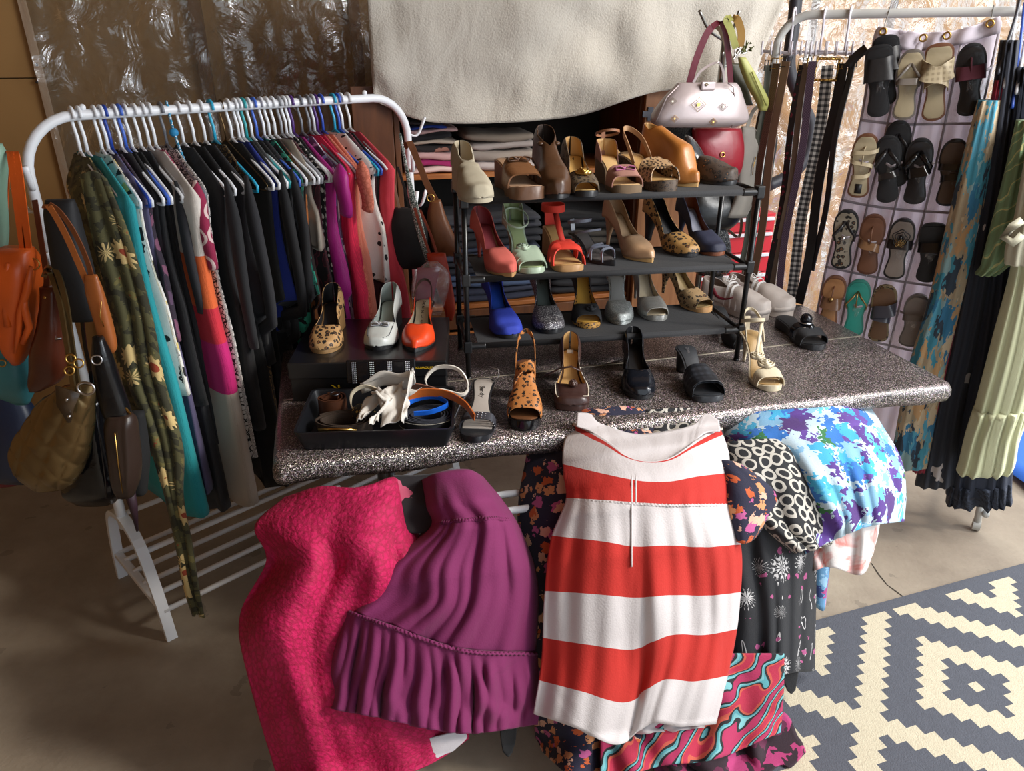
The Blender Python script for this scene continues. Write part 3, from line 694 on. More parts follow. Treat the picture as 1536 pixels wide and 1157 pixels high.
GA = [ # hook u, hanger colour, hanger word, garment name, label, material, length, half width, kw
 (106, 'e4e6ea', 'white', 'print_dress', 'olive green sunflower print dress nearest the left end of the rail', SUNF, .80, .19, dict(fold=.014, th=.022, flare=-.07)),
 (117, 'e4e6ea', 'white', 'shift_dress', 'teal sleeveless dress hanging second on the rail', cloth('teal crepe', '1d8f96'), .97, .235, dict(neck='wide', fold=.006, th=.026)),
 (140, 'e4e6ea', 'white', 'blouse', 'black and white floral blouse next to the teal dress', cloth('black white floral', 'e4e2dc', {'k': 'floral', 's': 16, 'pal': ['1a1a1c', '1a1a1c', 'd8c27a', 'e4e2dc'], 'r': .5}), .62, .19, {}),
 (150, 'dfe2ea', 'white', 'cardigan', 'slate purple knitted cardigan behind the teal dress', cloth('slate purple knit', '544e6e'), .93, .185, dict(th=.012)),
 (156, '1f3f9a', 'dark blue', 'blouse', 'plum and black patterned blouse on a dark blue hanger', cloth('plum patterned', '2c2230', {'k': 'floral', 's': 22, 'pal': ['58405a', '2c2230', '7a4a62'], 'r': .4}), .45, .185, {}),
 (171, 'e4e6ea', 'white', 'dress_trousers', 'long black trousers with a satin sheen left of the colour block dress', cloth('charcoal satin', '26262a', rough=.5), 1.02, .17, dict(th=.02, fold=.014)),
 (178, '3c62c0', 'blue', 'vest', 'black top on the mid blue hanger at the left', blk(1), .66, .185, {}),
 (187, 'e4e6ea', 'white', 'cocktail_dress', 'black pleated dress third black one from the left', blk(2), 1.00, .16, dict(fold=.014)),
 (201, 'e4e6ea', 'white', 'jacket', 'charcoal zip jacket beside the colour block dress', cloth('charcoal jersey', '26262a'), .80, .16, dict(sleeve=(.34, .022))),
 (214, 'e4e6ea', 'white', 'shift_dress', 'white, orange, magenta and beige colour block dress', cloth('colour block', 'ffffff', {'k': 'stripes', 'st': [(0, 'cfc6bd'), (.30, 'd8622e'), (.43, 'c02436'), (.52, 'b81468'), (.66, 'aca093')]}), .98, .245, dict(neck='wide', th=.030, fold=.004)),
 (224, 'e4e6ea', 'white', 'blouse', 'crimson and cream scroll print blouse', cloth('crimson scroll print', '8e1d43', {'k': 'rings', 's': 15, 'c': 'd8bcb8', 'a': .3, 'b': .42}), .50, .185, dict(sleeve=(.22, .03))),
 (241, '6d7078', 'grey', 'print_dress', 'black dress with white pebble print on a grey hanger', cloth('pebble print', '141416', {'k': 'pebble', 's': 60, 'c': 'd0cbc6', 'r': .08}), .86, .21, dict(fold=.006)),
 (267, 'e4e6ea', 'white', 'jacket', 'black open fronted jacket right of the pebble print dress', blk(3), .78, .20, dict(sleeve=(.46, .026), th=.02)),
 (284, 'e4e6ea', 'white', 'wrap_dress', 'long plain black dress right of the pebble print dress', blk(0), 1.02, .185, dict(fold=.014)),
 (301, 'e4e6ea', 'white', 'blazer', 'charcoal blazer with a straight cuff hanging by the cyan hanger', cloth('charcoal suiting', '1e1e22'), .62, .20, dict(sleeve=(.48, .027), th=.02)),
 (316, '2aa0c4', 'cyan', 'print_dress', 'dark brown dress with gold scroll print on a cyan hanger', cloth('gold scroll print', '1e1712', {'k': 'wave', 's': 9, 'pal': ['1e1712', '1e1712', '1e1712', '8a6c3c'], 'warp': 3.0, 'dist': 14.0}), .92, .175, {}),
 (342, 'e4e6ea', 'white', 'tunic', 'black tunic left of the royal blue one', blk(2), .95, .18, {}),
 (353, 'e4e6ea', 'white', 'tunic', 'royal blue tunic showing as a strip between black clothes', cloth('royal blue jersey', '1c2f86'), .74, .185, dict(th=.008)),
 (359, 'e4e6ea', 'white', 'long_coat', 'long black coat right of the royal blue tunic', blk(1), 1.05, .18, dict(sleeve=(.48, .024))),
 (365, '2a9aa0', 'teal', 'velvet_dress', 'black velvet dress on the teal hanger', cloth('black velvet', '101014', sheen=.6), .9, .18, {}),
 (373, 'e4e6ea', 'white', 'hooded_jacket', 'black hooded top beside the velvet dress', blk(3), .6, .19, dict(sleeve=(.36, .022))),
 (381, '3f66c6', 'blue', 'lace_blouse', 'black ruffled lace blouse on a blue hanger', cloth('black lace', '141416', {'k': 'lace', 's': 60, 'c': '34343a'}), .5, .185, dict(fold=.02)),
 (392, 'e4e6ea', 'white', 'print_dress', 'black and sea green print dress in the middle of the rail', cloth('sea green print', '15171a', {'k': 'floral', 's': 30, 'pal': ['3fb596', '2c8a76', '15171a'], 'r': .6}), .80, .185, {}),
 (400, 'e4e6ea', 'white', 'print_dress', 'rust and brown print dress right of the green print one', cloth('rust print', '2a1a16', {'k': 'floral', 's': 9, 'pal': ['7a3a22', '2a1a16', '54302a', 'a8622c'], 'r': .5, 'warp': 1.2}), .78, .18, {}),
 (409, 'e4e6ea', 'white', 'camisole', 'taupe satin camisole in the middle of the rail', cloth('taupe satin', 'a3988a', rough=.45), .30, .175, dict(neck='wide')),
 (419, '9a9ca2', 'pale grey', 'print_dress', 'maroon marbled dress on a pale grey hanger', cloth('maroon marble', '3c1420', {'k': 'wave', 's': 7, 'pal': ['3c1420', '6a2430', '1c1418'], 'dist': 9.0}), .72, .18, {}),
 (426, 'e4e6ea', 'white', 'skirt_dress', 'black dress with white woven dots left of the magenta top', cloth('black white dot', '141416', {'k': 'dots', 's': 42, 'c': 'd8d4cc', 'r': .3}), .74, .185, dict(th=.009)),
 (432, 'e4e6ea', 'white', 'tunic', 'plain black tunic directly left of the magenta top', blk(0), .70, .18, dict(th=.008)),
 (437, '4d2a72', 'purple', 'satin_blouse', 'magenta satin top with draped sleeve on a purple hanger', cloth('magenta satin', 'a3157a', rough=.5), .66, .21, dict(sleeve=(.14, .032), th=.022)),
 (450, '6d7078', 'grey', 'floral_skirt', 'mauve and pale blue floral dress right of the magenta top', cloth('mauve floral', '5a3a5a', {'k': 'floral', 's': 14, 'pal': ['b890b0', '8aa8c8', 'd8d0d4', '3a2a3a'], 'r': .5}), .66, .175, {}),
 (462, '76787e', 'grey', 'pleated_dress', 'long hot red pleated dress on a grey hanger', cloth('hot red chiffon', 'cc1040', {'k': 'wave', 's': (30, 1, 1), 'pal': [rgb('d81848'), rgb('b80c38')], 'warp': .1, 'dist': .5, 'const': False}), .84, .215, dict(fold=.02, th=.030, flare=.04)),
 (469, 'c8cad0', 'white', 'blouse', 'crimson blouse tucked against the hot red pleated dress', cloth('crimson crepe', 'b01040'), .6, .18, {}),
 (474, '4d2a72', 'purple', 'lace_dress', 'peach lace trimmed dress with ruffled sleeve on a purple hanger', cloth('peach lace', 'd8806a', {'k': 'lace', 's': 70, 'c': 'b8604a'}), .80, .20, dict(sleeve=(.14, .03), fold=.012)),
 (482, '2f50b0', 'blue', 'chiffon_blouse', 'salmon chiffon top right of the peach dress', cloth('salmon chiffon', 'd8826c'), .62, .185, {}),
 (500, '2aa0c4', 'cyan', 'spotted_blouse', 'white blouse with black spots on the right cyan hanger', cloth('spotted chiffon', 'e6e2de', {'k': 'dots', 's': 28, 'c': '151518', 'r': .26, 'rand': .5, 'warp': .3}), .44, .195, dict(fold=.018, th=.018)),
 (507, '3457b8', 'blue', 'print_dress', 'dark rose print dress behind the spotted blouse', cloth('dark rose print', '3a1a22', {'k': 'floral', 's': 14, 'pal': ['7a2c3c', '3a1a22', '54303a'], 'r': .5}), .66, .18, {}),
 (512, 'e4e6ea', 'white', 'tunic', 'black sleeveless tunic left of the long coral dress', blk(3), .62, .185, {}),
 (523, 'dcdcdc', 'clear', 'coral_dress', 'long coral red dress at the right end of the rail', cloth('coral linen', 'c83848'), .88, .22, dict(fold=.014, th=.034, flare=.05)),
]
for k, (u, hc, hw, nm, lb, m, L, wf, kw) in enumerate(GA):
    key = lb.split(' hanging')[0].split(' on a ')[0].split(' on the ')[0]
    hanger(u, hc, '%s plastic hanger holding the %s' % (hw, ' '.join(key.split()[:9])), tilt=rnd.uniform(-.06, .06))
    garment(nm, lb, 'dress' if 'dress' in nm else ('trousers' if 'trousers' in nm else 'clothes'), m, bar_s(u), L, wf, seed=k, **kw)
# sunflower dress tail that trails to the floor
tl = [(205, 560), (236, 640), (258, 720), (268, 800), (282, 880), (300, 925)]
ctrl = [[(120, 262), (142, 256), (160, 268)], [(140, 360), (170, 352), (198, 370)], [(172, 470), (200, 460), (228, 480)], [(190, 560), (215, 555), (248, 575)], [(225, 660), (245, 655), (272, 670)], [(246, 740), (258, 735), (272, 745)], [(262, 810), (272, 806), (285, 815)], [(276, 880), (284, 878), (296, 886)], [(290, 925), (297, 920), (304, 928)]]
mb, _ = patch('t', ctrl, lambda u, v, s, t: 1.625-.06*t, SUNF, pl=at_y, nu=18, nv=50, folds=[(.012, 3, 0, 0)], ret=True)
o = mb.build('scarf', SUNF, None, solid=.006); tag(o, 'olive sunflower scarf trailing from the rail down to the rack base', 'scarf')
# twisted cord and wire hangers
s = bar_s(251); mb = MB()
for k in range(3):
    mb.tube([GW(s, .005+.09*t**2+.003*cos(22*t*2+k*2.1), BZ+.02-.20*t+.003*sin(22*t*2+k*2.1)) for t in [i/50 for i in range(51)]], .0028, 6)
cord = thing('cord_hanger', 'blue and white twisted cord looped over the rail', 'cord', (0, 0, 0)); mb.build('cord', mat('blue cord', '2f8fb8', .7, 0, {'k': 'check', 's': 120, 'mid': '2f8fb8', 'c': 'e8ecee'}), cord)
MB().ball(GW(s, .016, BZ-.055), .012).build('knot', mat('blue knot', '1f7fb0', .7), cord)
hanger(332, '6a563a', 'thin bronze wire hanger between the white plastic ones', 'wire_hanger', wire=True)
# ------------------------------------------------------------------ shoes
def sm(a, b, x): x = min(max((x-a)/(b-a), 0), 1); return x*x*(3-2*x)
class Shoe:
    """local frame: heel at y=0, toe at y=L, x across, z up from the ground"""
    def __init__(s, L=.235, H=.075, p=.006, toe='round', wb=.040, wh=.027, kind='heel'):
        s.L, s.H, s.p, s.toe, s.wb, s.wh, s.kind = L, H, p, toe, wb, wh, kind
    def w(s, t):
        ww = s.wh*.78
        if t < .10: q = (.10-t)/.10; return s.wh*sqrt(max(0, 1-q*q))
        if t < .36: return s.wh+(ww-s.wh)*sm(.1, .36, t)
        if t < .70: return ww+(s.wb-ww)*sm(.36, .70, t)
        q = (t-.70)/.30; n, m = {'round': (2.6, .5), 'pointy': (1.7, .95), 'square': (7, .5), 'almond': (2.0, .7)}[s.toe]
        return s.wb*max(0, 1-q**n)**m
    def fb(s, t): return s.p+.004+s.H*(1-sm(.12, .66, t))+.006*sm(.85, 1, t)
    def st(s, t0=0., t1=1., n=30):
        return [t0+(t1-t0)*(.5-.5*cos(pi*i/n)) for i in range(n+1)]
    def slab(s, mb, zt, zb, g=0, t0=0, t1=1, n=30, col=1):
        rings = []
        for t in s.st(t0, t1, n):
            w = max(s.w(t)+g, .0008); y = t*s.L + (g*(2*t-1) if g else 0); a, b = zt(t), zb(t)
            rings.append([(x, y, z) for x, z in ((-w, b), (0, b), (w, b), (w, a), (w*.9, a+.0006), (0, a+.0006), (-w*.9, a+.0006), (-w, a))])
        mb.grid(rings, cu=True); mb.cap(rings[0]); mb.cap(rings[-1], True); return mb
    def sole(s, par, m, name='sole'):
        th = .0045
        if s.kind == 'wedge': zb = lambda t: 0.0
        elif s.kind == 'flat': zb = lambda t: 0.0
        else: zb = lambda t: max(0, s.fb(t)-th-s.p*sm(.45, .7, t)-.0*t) if t < .72 else 0.0
        return s.slab(MB(), lambda t: s.fb(t), zb, .0015).build(name, m, par, sharp=50)
    def insole(s, par, m, t1=.97):
        return s.slab(MB(), lambda t: s.fb(t)+.0016, lambda t: s.fb(t), -.0035, .015, t1).build('insole', m, par, sharp=50)
    def heel(s, par, m, style='stiletto'):
        if s.kind != 'heel': return
        e = {'stiletto': (.0045, .006), 'block': (.019, .018), 'flare': (.024, .022), 'cone': (.010, .011)}[style]; rings = []
        for i in range(11):
            q = i/10; z = (s.fb(.08)-.003)*(1-q); k = (1-q)**({'stiletto': 2.2, 'cone': 1.6}.get(style, .8))
            rx = e[0]+(s.wh*.93-e[0])*k; ry = e[1]+(.030-e[1])*k; cy = e[1]+.004+(.030-e[1]-.002)*k
            ring = []
            for j in range(16):
                a = 2*pi*j/16; yy = cy+ry*sin(a); zz = z if i else s.fb(max(0, yy/s.L))-.003
                ring.append((rx*cos(a), yy, zz))
            rings.append(ring)
        mb = MB().grid(rings, cu=True); mb.cap(rings[-1], True); return mb.build('heel', m, par)
    def arch(s, t, Ha, k0, n=9, g=.0022):
        w = s.w(t)+g; z0 = s.fb(t)-.003; pts = []
        for i in range(n+1):
            ph = k0*i/n*pi/2; pts.append((w*max(cos(ph), 0)**.55, z0+Ha*sin(ph)**.85))
        return pts
    def upper(s, par, m, t0=0., t1=1., vs=.60, hc=.056, side=.036, vamp=.046, tip=.020, lin=None, name='upper', vshape=.10, heelflat=0, th=.0018):
        """closed at the toe; topline opens from the heel to the vamp start vs"""
        T_ = s.st(t0, t1, 44); Lf, Rt = [], []; n = 9
        for t in T_:
            Ha = lerpt([(0, hc*1.02), (.2, hc), (.36, max(.046, side*1.03)), (.6, vamp+.004), (.75, vamp-.006), (.9, tip+.006), (.97, tip), (1, tip*.08)], t)
            if t < vs-vshape: 
                hh = lerpt([(0, hc), (.15, hc*.90), (.36, side), (vs-vshape, side*.92)], t); k = math.asin(min(.98, (hh/Ha)**(1/.85)))/(pi/2)
            elif t < vs:
                hh = side*.92; ks = math.asin(min(.98, (hh/Ha)**(1/.85)))/(pi/2); q = (t-vs+vshape)/vshape; k = ks+(1-ks)*(1-sqrt(max(0, 1-q*q)))
            else: k = 1
            P_ = s.arch(t, Ha, k, n)
            y = t*s.L+.002*(2*t-1)
            lean = .004 if t < .12 else 0
            Rt.append([(x, y, z) for x, z in P_]); Lf.append([(-x, y, z) for x, z in P_])
        mb = MB(); mb.grid(Rt); mb.grid([list(reversed(r)) for r in Lf])
        mats = [lin or m, m]
        o = mb.build(name, mats, par, solid=th, off=-1, matoff=1)
        return o
    def strap(s, par, m, t, h, w, tilt=0, th=.0022, name='strap', g=.003, bulge=.5, t2=None):
        """band from the left sole edge over the foot to the right; tilt shifts along the foot from left to right"""
        pts = []; wv = []
        ta, tb = t-tilt/2, t+tilt/2
        for i in range(21):
            q = i/20; a = pi*(1-q); tt = ta+(tb-ta)*q; ww = s.w(tt)+g
            x = ww*math.copysign(abs(cos(a))**bulge, cos(a)) if abs(cos(a)) > 1e-6 else 0
            z = s.fb(tt)-.003+h*sin(a)**.8
            pts.append((x, tt*s.L, z)); wv.append(V((0, 1, -.35*sin(a)-.15)))
        return MB().band(pts, wv, w, th).build(name, m, par, sharp=45)
    def ankle(s, par, m, z, r=.030, w=.007, th=.002, y=None, name='ankle_strap', sy=1.15, tilt=.0, post=True, dx=0):
        y = y if y is not None else .030; P_ = []
        for i in range(29):
            a = 2*pi*i/28; P_.append((r*cos(a)+dx, y+r*sy*sin(a), s.fb(.1)+z+tilt*sin(a)))
        mb = MB().band(P_, (0, 0, 1), w, th)
        if post: mb.band([(0, .0, s.fb(.05)), (0, -.004, s.fb(.05)+z*.5), (0, y-r*sy, s.fb(.05)+z)], (1, 0, 0), w*1.6, th)
        return mb.build(name, m, par, sharp=45)
    def sling(s, par, m, h=.045, w=.008, t0=.34, th=.002, name='heel_strap', lift=.0):
        P_ = []
        for i in range(25):
            q = i/24; a = pi*q; x = (s.w(t0)+.004)*cos(a); 
            y = t0*s.L*(1-sin(a)**.7)+(-.004)*sin(a); z = s.fb(max(0, y/s.L))*1+.01+h*sin(a)**.6+lift*sin(a)
            P_.append((x, y, z))
        return MB().band(P_, (0, 0, 1), w, th).build(name, m, par, sharp=45)
    def counter(s, par, m, h=.05, t1=.22, name='heel_counter', lin=None):
        Lf, Rt = [], []
        for t in s.st(0, t1, 16):
            hh = h*sqrt(max(.02, 1-(t/t1)**2)); P_ = []
            for i in range(7): P_.append((s.w(t)+.0022-.003*(i/6), s.fb(t)-.003+hh*i/6))
            Rt.append([(x, t*s.L-.001, z) for x, z in P_]); Lf.append([(-x, t*s.L-.001, z) for x, z in reversed(P_)])
        return MB().grid(Rt).grid(Lf).build(name, [lin or m, m], par, solid=.002, off=-1, matoff=1)
    def bow(s, par, m, t, h, r=.016, name='bow'):
        z = s.fb(t)+h; y = t*s.L; mb = MB()
        for sg in (-1, 1):
            mb.band([(0, y, z), (sg*r*.7, y-.003, z+.007), (sg*r*1.4, y, z+.004), (sg*r*1.3, y+.004, z-.003), (0, y+.001, z-.001)], (0, 1, .3), .012, .002)
        mb.ball((0, y, z+.002), .005, .006, .005, 8); return mb.build(name, m, par)
    def flower(s, par, m, t, h, r=.016, x=0, name='rosette', n=3):
        z = s.fb(t)+h; y = t*s.L; mb = MB()
        for k in range(n):
            rr = r*(1-.3*k); P_ = []
            for i in range(25):
                a = 2*pi*i/24; P_.append((x+rr*(1+.12*sin(5*a+k))*cos(a), y+rr*(1+.12*sin(5*a+k))*sin(a), z+.003*k+.0015*sin(5*a)))
            mb.band(P_, (.0, .0, 1), .009, .0022)
        mb.ball((x, y, z+.004), r*.3); return mb.build(name, m, par)
def place(o, u, v, z, yaw, L, toe=True, pitch=0):
    """toe tip at pixel (u, v) on the level z; yaw turns the toe to the right of the viewer"""
    p = at_z(u, v, z); d = V((sin(R(yaw)), -cos(R(yaw)), 0)); o.location = p-d*L; o.location.z = z+.0006
    o.rotation_euler = (0, 0, R(180+yaw)); return o
LBL = {}
def shoe(name, label, u, v, z, yaw, **k):
    s = Shoe(**k); o = thing(name, label, 'shoe'); place(o, u, v, z, yaw, s.L); return s, o
SOLE_B = mat('black sole', '17171a', .5, co='obj'); SOLE_T = mat('tan sole', 'a47c50', .55, co='obj'); INS_T = mat('tan insole', 'b8925c', .6, co='obj'); INS_C = mat('cream insole', 'b9ab92', .6, co='obj')
CORK = mat('cork', '8a6440', .8, 0, None, (200, .4), .25, co='obj', vs=120)
LEO = lambda nm, base, s_: mat(nm, base, .6, 0, {'k': 'leopard', 's': s_, 'co': 'obj'}, (150, .2), .08, co='obj', vs=20)
GLI = lambda nm, pal, s_=900, r=.35: mat(nm, 'ffffff', r, .6, {'k': 'glitter', 's': s_, 'pal': pal, 'co': 'obj'}, (500, .6), 0, co='obj')
RG = 'shoes on the three tier rack'
t1, t2, t3 = tier_z(2), tier_z(1), tier_z(0)
def imprint(s, o, txt, t=.14, size=.011, mt=None, rot=0):
    z = s.fb(t)+.0032; z2 = s.fb(t+.1)+.0032; yv = V((0, .1*s.L, z2-z))
    return text(txt, 'imprint', size, mt or SOLE_B, o, frame_m((0, t*s.L, z), V((-1, 0, 0)), -yv) if rot == 0 else frame_m((0, t*s.L, z), yv, V((-1, 0, 0))))
# --- top tier
s, o = shoe('loafer', 'beige suede slip-on shoe at the left end of the top rack tier', 722, 305, t1, 16, H=.055, toe='round', wb=.041, kind='wedge')
m = leather('beige suede', 'a39a86', .9); s.sole(o, m); s.insole(o, INS_T); s.upper(o, m, vs=.42, hc=.06, side=.05, vamp=.056, tip=.030, lin=INS_C, vshape=.14); s.strap(o, leather('beige suede band', '9a907c', .9), .52, .058, .03, .0, .002, 'apron')
s, o = shoe('wedge_slide', 'bronze leather platform slide with a buckled bow on the top rack tier', 796, 300, t1, 17, H=.045, p=.022, toe='square', wb=.044, wh=.033, kind='wedge')
mb_ = leather('bronze leather', '6e4a30', .3); s.sole(o, leather('bronze sole', '5d3f2a', .45)); s.insole(o, mat('rose insole', 'a58468', .6, co='obj'))
for q in range(4): s.strap(o, mb_, .52+.085*q, .052-.004*q, .026, 0, .004)
s.bow(o, leather('dark bow leather', '4e3322', .3), .56, .054, .022); imprint(s, o, 'Z', .12, .018)
s, o = shoe('ankle_bootie', 'dark brown leather ankle bootie with laces on the top rack tier', 838, 299, t1, 8, H=.055, toe='almond', wb=.041, wh=.030)
m = leather('brown bootie leather', '49301f', .38); s.sole(o, SOLE_B); s.heel(o, m, 'block'); s.insole(o, SOLE_B); s.upper(o, m, vs=.40, hc=.095, side=.085, vamp=.072, tip=.034, lin=mat('bootie lining', '2a1c14', .8), vshape=.20)
for q in range(2): s.bow(o, leather('bootie lace', '3a2518', .4), .46+.1*q, .062-.008*q, .012, 'laces')
for sg in (-1, 1): MB().ball((sg*.022, .34*s.L, s.fb(.34)+.072), .010, .012, .006).build('tongue_flap', m, o)
s, o = shoe('peep_toe_pump', 'dark patterned peep toe pump with gold flower on the top rack tier', 882, 296, t1, 8, H=.06, toe='round', wb=.038)
m = LEO('dark shimmer print', '5a4c3a', 90); s.sole(o, SOLE_B); s.heel(o, m, 'cone'); s.insole(o, mat('ochre insole', 'b8985c', .6, co='obj')); s.upper(o, m, t1=.92, vs=.66, lin=INS_T); s.flower(o, GOLD, .72, .042, .02, name='gold_flower'); imprint(s, o, 'f', .2, .02)
s, o = shoe('espadrille_wedge', 'pink trimmed tan wedge sandal with an ankle strap on the top rack tier', 945, 291, t1, 12, H=.05, p=.012, toe='square', wb=.040, kind='wedge')
m = leather('dusty pink suede', '94695c', .8); s.sole(o, mat('jute', '6a5742', .9, co='obj')); s.insole(o, mat('honey insole', 'cda873', .6, co='obj')); s.strap(o, m, .80, .04, .05, 0, .003, 'vamp'); s.bow(o, mat('pink piping', 'a0567c', .6), .78, .040, .02, 'knot'); s.counter(o, m, .05, .26, lin=INS_T); s.ankle(o, leather('tan strap', '8a5a3c', .5), .065, .032, .007, tilt=.012)
s, o = shoe('snakeskin_platform', 'snakeskin platform sandal with crossed bands on the top rack tier', 1006, 288, t1, 24, H=.045, p=.02, toe='round', wb=.043, wh=.032, kind='wedge')
snk = LEO('snakeskin', '9a7b58', 120); s.sole(o, LEO('snakeskin sole', '4a3a2c', 140)); s.insole(o, INS_T); s.strap(o, snk, .70, .045, .05, .16, .003); s.strap(o, snk, .74, .046, .03, -.18, .003); s.sling(o, leather('tan sling', 'a5805c', .5), .06, .014, .4)
s, o = shoe('snakeskin_platform', 'second snakeskin platform sandal leaning left of the first on the top tier', 967, 272, t1, 32, H=.045, p=.02, toe='round', wb=.043, wh=.032, kind='wedge', L=.2)
s.sole(o, LEO('snakeskin sole', '4a3a2c', 140)); s.insole(o, INS_T); s.strap(o, snk, .66, .04, .045, .1, .003)
s, o = shoe('ankle_boot', 'smooth camel pointed ankle boot on the top rack tier', 1046, 281, t1, 36, H=.03, toe='pointy', wb=.036, L=.21)
m = leather('camel leather', 'a5682f', .4); s.sole(o, INS_T); s.heel(o, m, 'block'); s.insole(o, INS_T); s.upper(o, m, vs=.24, hc=.115, side=.11, vamp=.105, tip=.028, lin=INS_T, vshape=.1)
s, o = shoe('lace_bootie', 'dark leopard lace-up shoe lying on the right end of the top tier', 1102, 277, t1, 50, H=.02, toe='round', wb=.042, kind='flat', L=.22)
m = LEO('dark leopard', '3a2c22', 70); s.sole(o, SOLE_B); s.insole(o, INS_T); s.upper(o, m, vs=.4, hc=.06, side=.05, vamp=.055, tip=.03, lin=INS_T, vshape=.2)
MB().ball((.0, .09, .08), .032, .055, .010, 12, Matrix.Rotation(R(-50), 3, 'X')).build('tongue', leather('glossy black tongue', '1c1a1c', .25), o)
# --- middle tier
s, o = shoe('pump', 'coral pink suede pointed pump on the middle rack tier', 768, 416, t2, 25, H=.082, toe='pointy', wb=.039)
m = leather('coral suede', 'b8574c', .85); s.sole(o, SOLE_T); s.heel(o, m); s.insole(o, leather('rose lining', '9a3f44', .6)); s.upper(o, m, vs=.60, hc=.056, lin=leather('rose lining', '9a3f44', .6))
MB().band([(0, .115, s.fb(.5)+.003), (0, .085, s.fb(.37)+.004)], (1, 0, 0), .017, .001).build('size_label', SOLE_B, o)
s, o = shoe('ankle_strap_sandal', 'mint green peep toe sandal with thin ankle strap on the middle tier', 803, 411, t2, 17, H=.085, toe='round', wb=.042)
m = leather('mint satin', '9fae98', .35); s.sole(o, m); s.heel(o, m); s.insole(o, leather('green lining', '93a274', .4)); s.counter(o, m, .062, .24, lin=leather('green lining', '93a274', .4))
for q, tl_ in ((.70, .06), (.79, .03), (.87, 0)): s.strap(o, m, q, .046-.1*(q-.7), .022, tl_, .003)
s.flower(o, m, .66, .044, .018, .01, name='twisted_knot'); s.ankle(o, m, .02, .036, .005, y=.055, tilt=-.02, post=False); MB().torus((-.024, .02, s.fb(.1)+.045), .005, .0012, (1, 0, 0)).build('buckle', SILVER, o)
s, o = shoe('wedge_sandal', 'bright red strappy wedge sandal with a wide ankle strap on the middle tier', 857, 408, t2, 12, H=.065, p=.008, toe='square', wb=.041, kind='wedge')
m = leather('scarlet suede', 'd03524', .75); s.sole(o, SOLE_T); s.insole(o, INS_T); s.strap(o, m, .72, .05, .026, .26, .003); s.strap(o, m, .76, .048, .026, -.26, .003); s.strap(o, m, .62, .05, .022, .08, .003)
s.ankle(o, m, .058, .033, .020, tilt=.0); MB().band([(.0, .145, s.fb(.62)+.045), (.004, .11, s.fb(.46)+.06), (.004, .075, s.fb(.3)+.066)], (1, 0, 0), .016, .003).build('t_strap', m, o)
MB().band([(.0, -.012, s.fb(.0)+.05), (0, -.014, s.fb(0)+.075), (.012, -.01, s.fb(0)+.092)], (1, 0, 0), .014, .003).build('strap_end', m, o)
s, o = shoe('strappy_heel', 'pewter metallic strappy sandal lying low on the middle tier', 922, 399, t2, 32, H=.05, toe='pointy', wb=.034, L=.2)
m = leather('pewter leather', '707480', .25); s.sole(o, SOLE_B); s.heel(o, m); s.insole(o, mat('grey insole', '55504e', .5, co='obj'))
for q, tl_ in ((.60, .18), (.68, -.2), (.82, .1)): s.strap(o, m, q, .035, .007, tl_, .0025)
s.ankle(o, m, .034, .032, .009, tilt=.008); s.ankle(o, m, .012, .036, .006, y=.07, tilt=.012, post=False)
s, o = shoe('pump', 'nude beige pointed pump on the middle rack tier', 978, 394, t2, 27, H=.085, toe='pointy', wb=.040)
m = leather('nude leather', 'b08c6a', .4); s.sole(o, INS_T); s.heel(o, m); s.insole(o, leather('nude lining', 'b39473', .5)); s.upper(o, m, vs=.60, lin=leather('nude lining', 'b39473', .5))
s, o = shoe('pump', 'leopard print round toe pump on the middle rack tier', 1040, 386, t2, 25, H=.085, toe='round', wb=.041, L=.245)
m = LEO('leopard calf', 'a57c45', 62); s.sole(o, SOLE_B); s.heel(o, SOLE_B, 'cone'); s.insole(o, SOLE_B); s.upper(o, m, vs=.64, lin=SOLE_B)
s, o = shoe('pump', 'dark navy pump with brown piping at the right of the middle tier', 1078, 384, t2, 18, H=.085, toe='round', wb=.040)
m = leather('navy suede', '1a1d33', .7); s.sole(o, leather('brown piping', '6d3c22', .5)); s.heel(o, m); s.insole(o, mat('grey blue insole', '6a6c78', .5, co='obj')); s.upper(o, m, vs=.62, lin=leather('brown piping', '6d3c22', .5)); imprint(s, o, 'EUR', .2, .010)
# --- bottom tier
s, o = shoe('pump', 'royal blue suede pump at the left of the bottom tier', 768, 508, t3, 17, H=.085, toe='round', wb=.042)
m = leather('royal blue suede', '26389f', .8); s.sole(o, SOLE_B); s.heel(o, m); s.insole(o, leather('blue lining', '1c3c8c', .4)); s.upper(o, m, vs=.60, lin=leather('blue lining', '1c3c8c', .4))
s, o = shoe('pump', 'dark silver glitter round toe pump on the bottom tier', 828, 501, t3, 8, H=.085, toe='round', wb=.043)
m = GLI('dark glitter', ['2a2630', '5c5860', '8f8c8c', 'e8e8e8'], 700); s.sole(o, SOLE_B); s.heel(o, m); s.insole(o, mat('green grey insole', '4c534f', .5, co='obj')); s.upper(o, m, vs=.62, lin=mat('green grey insole', '4c534f')); imprint(s, o, 'SUZY', .2, .013, None, 1)
s, o = shoe('peep_toe_pump', 'black peep toe pump with leopard tip and gold insole on the bottom tier', 884, 493, t3, 3, H=.082, toe='round', wb=.041)
m = leather('black suede', '161619', .8); s.sole(o, LEO('leopard tip', 'a67c3c', 120)); s.heel(o, m); s.insole(o, mat('gold insole', 'b8903f', .5, co='obj')); s.upper(o, m, t1=.90, vs=.68, lin=mat('gold insole', 'b8903f')); s.flower(o, m, .80, .036, .014, -.01, name='twisted_knot')
s, o = shoe('dorsay_pump', 'silver glitter open sided pump on the bottom tier', 932, 488, t3, -1, H=.085, toe='almond', wb=.040)
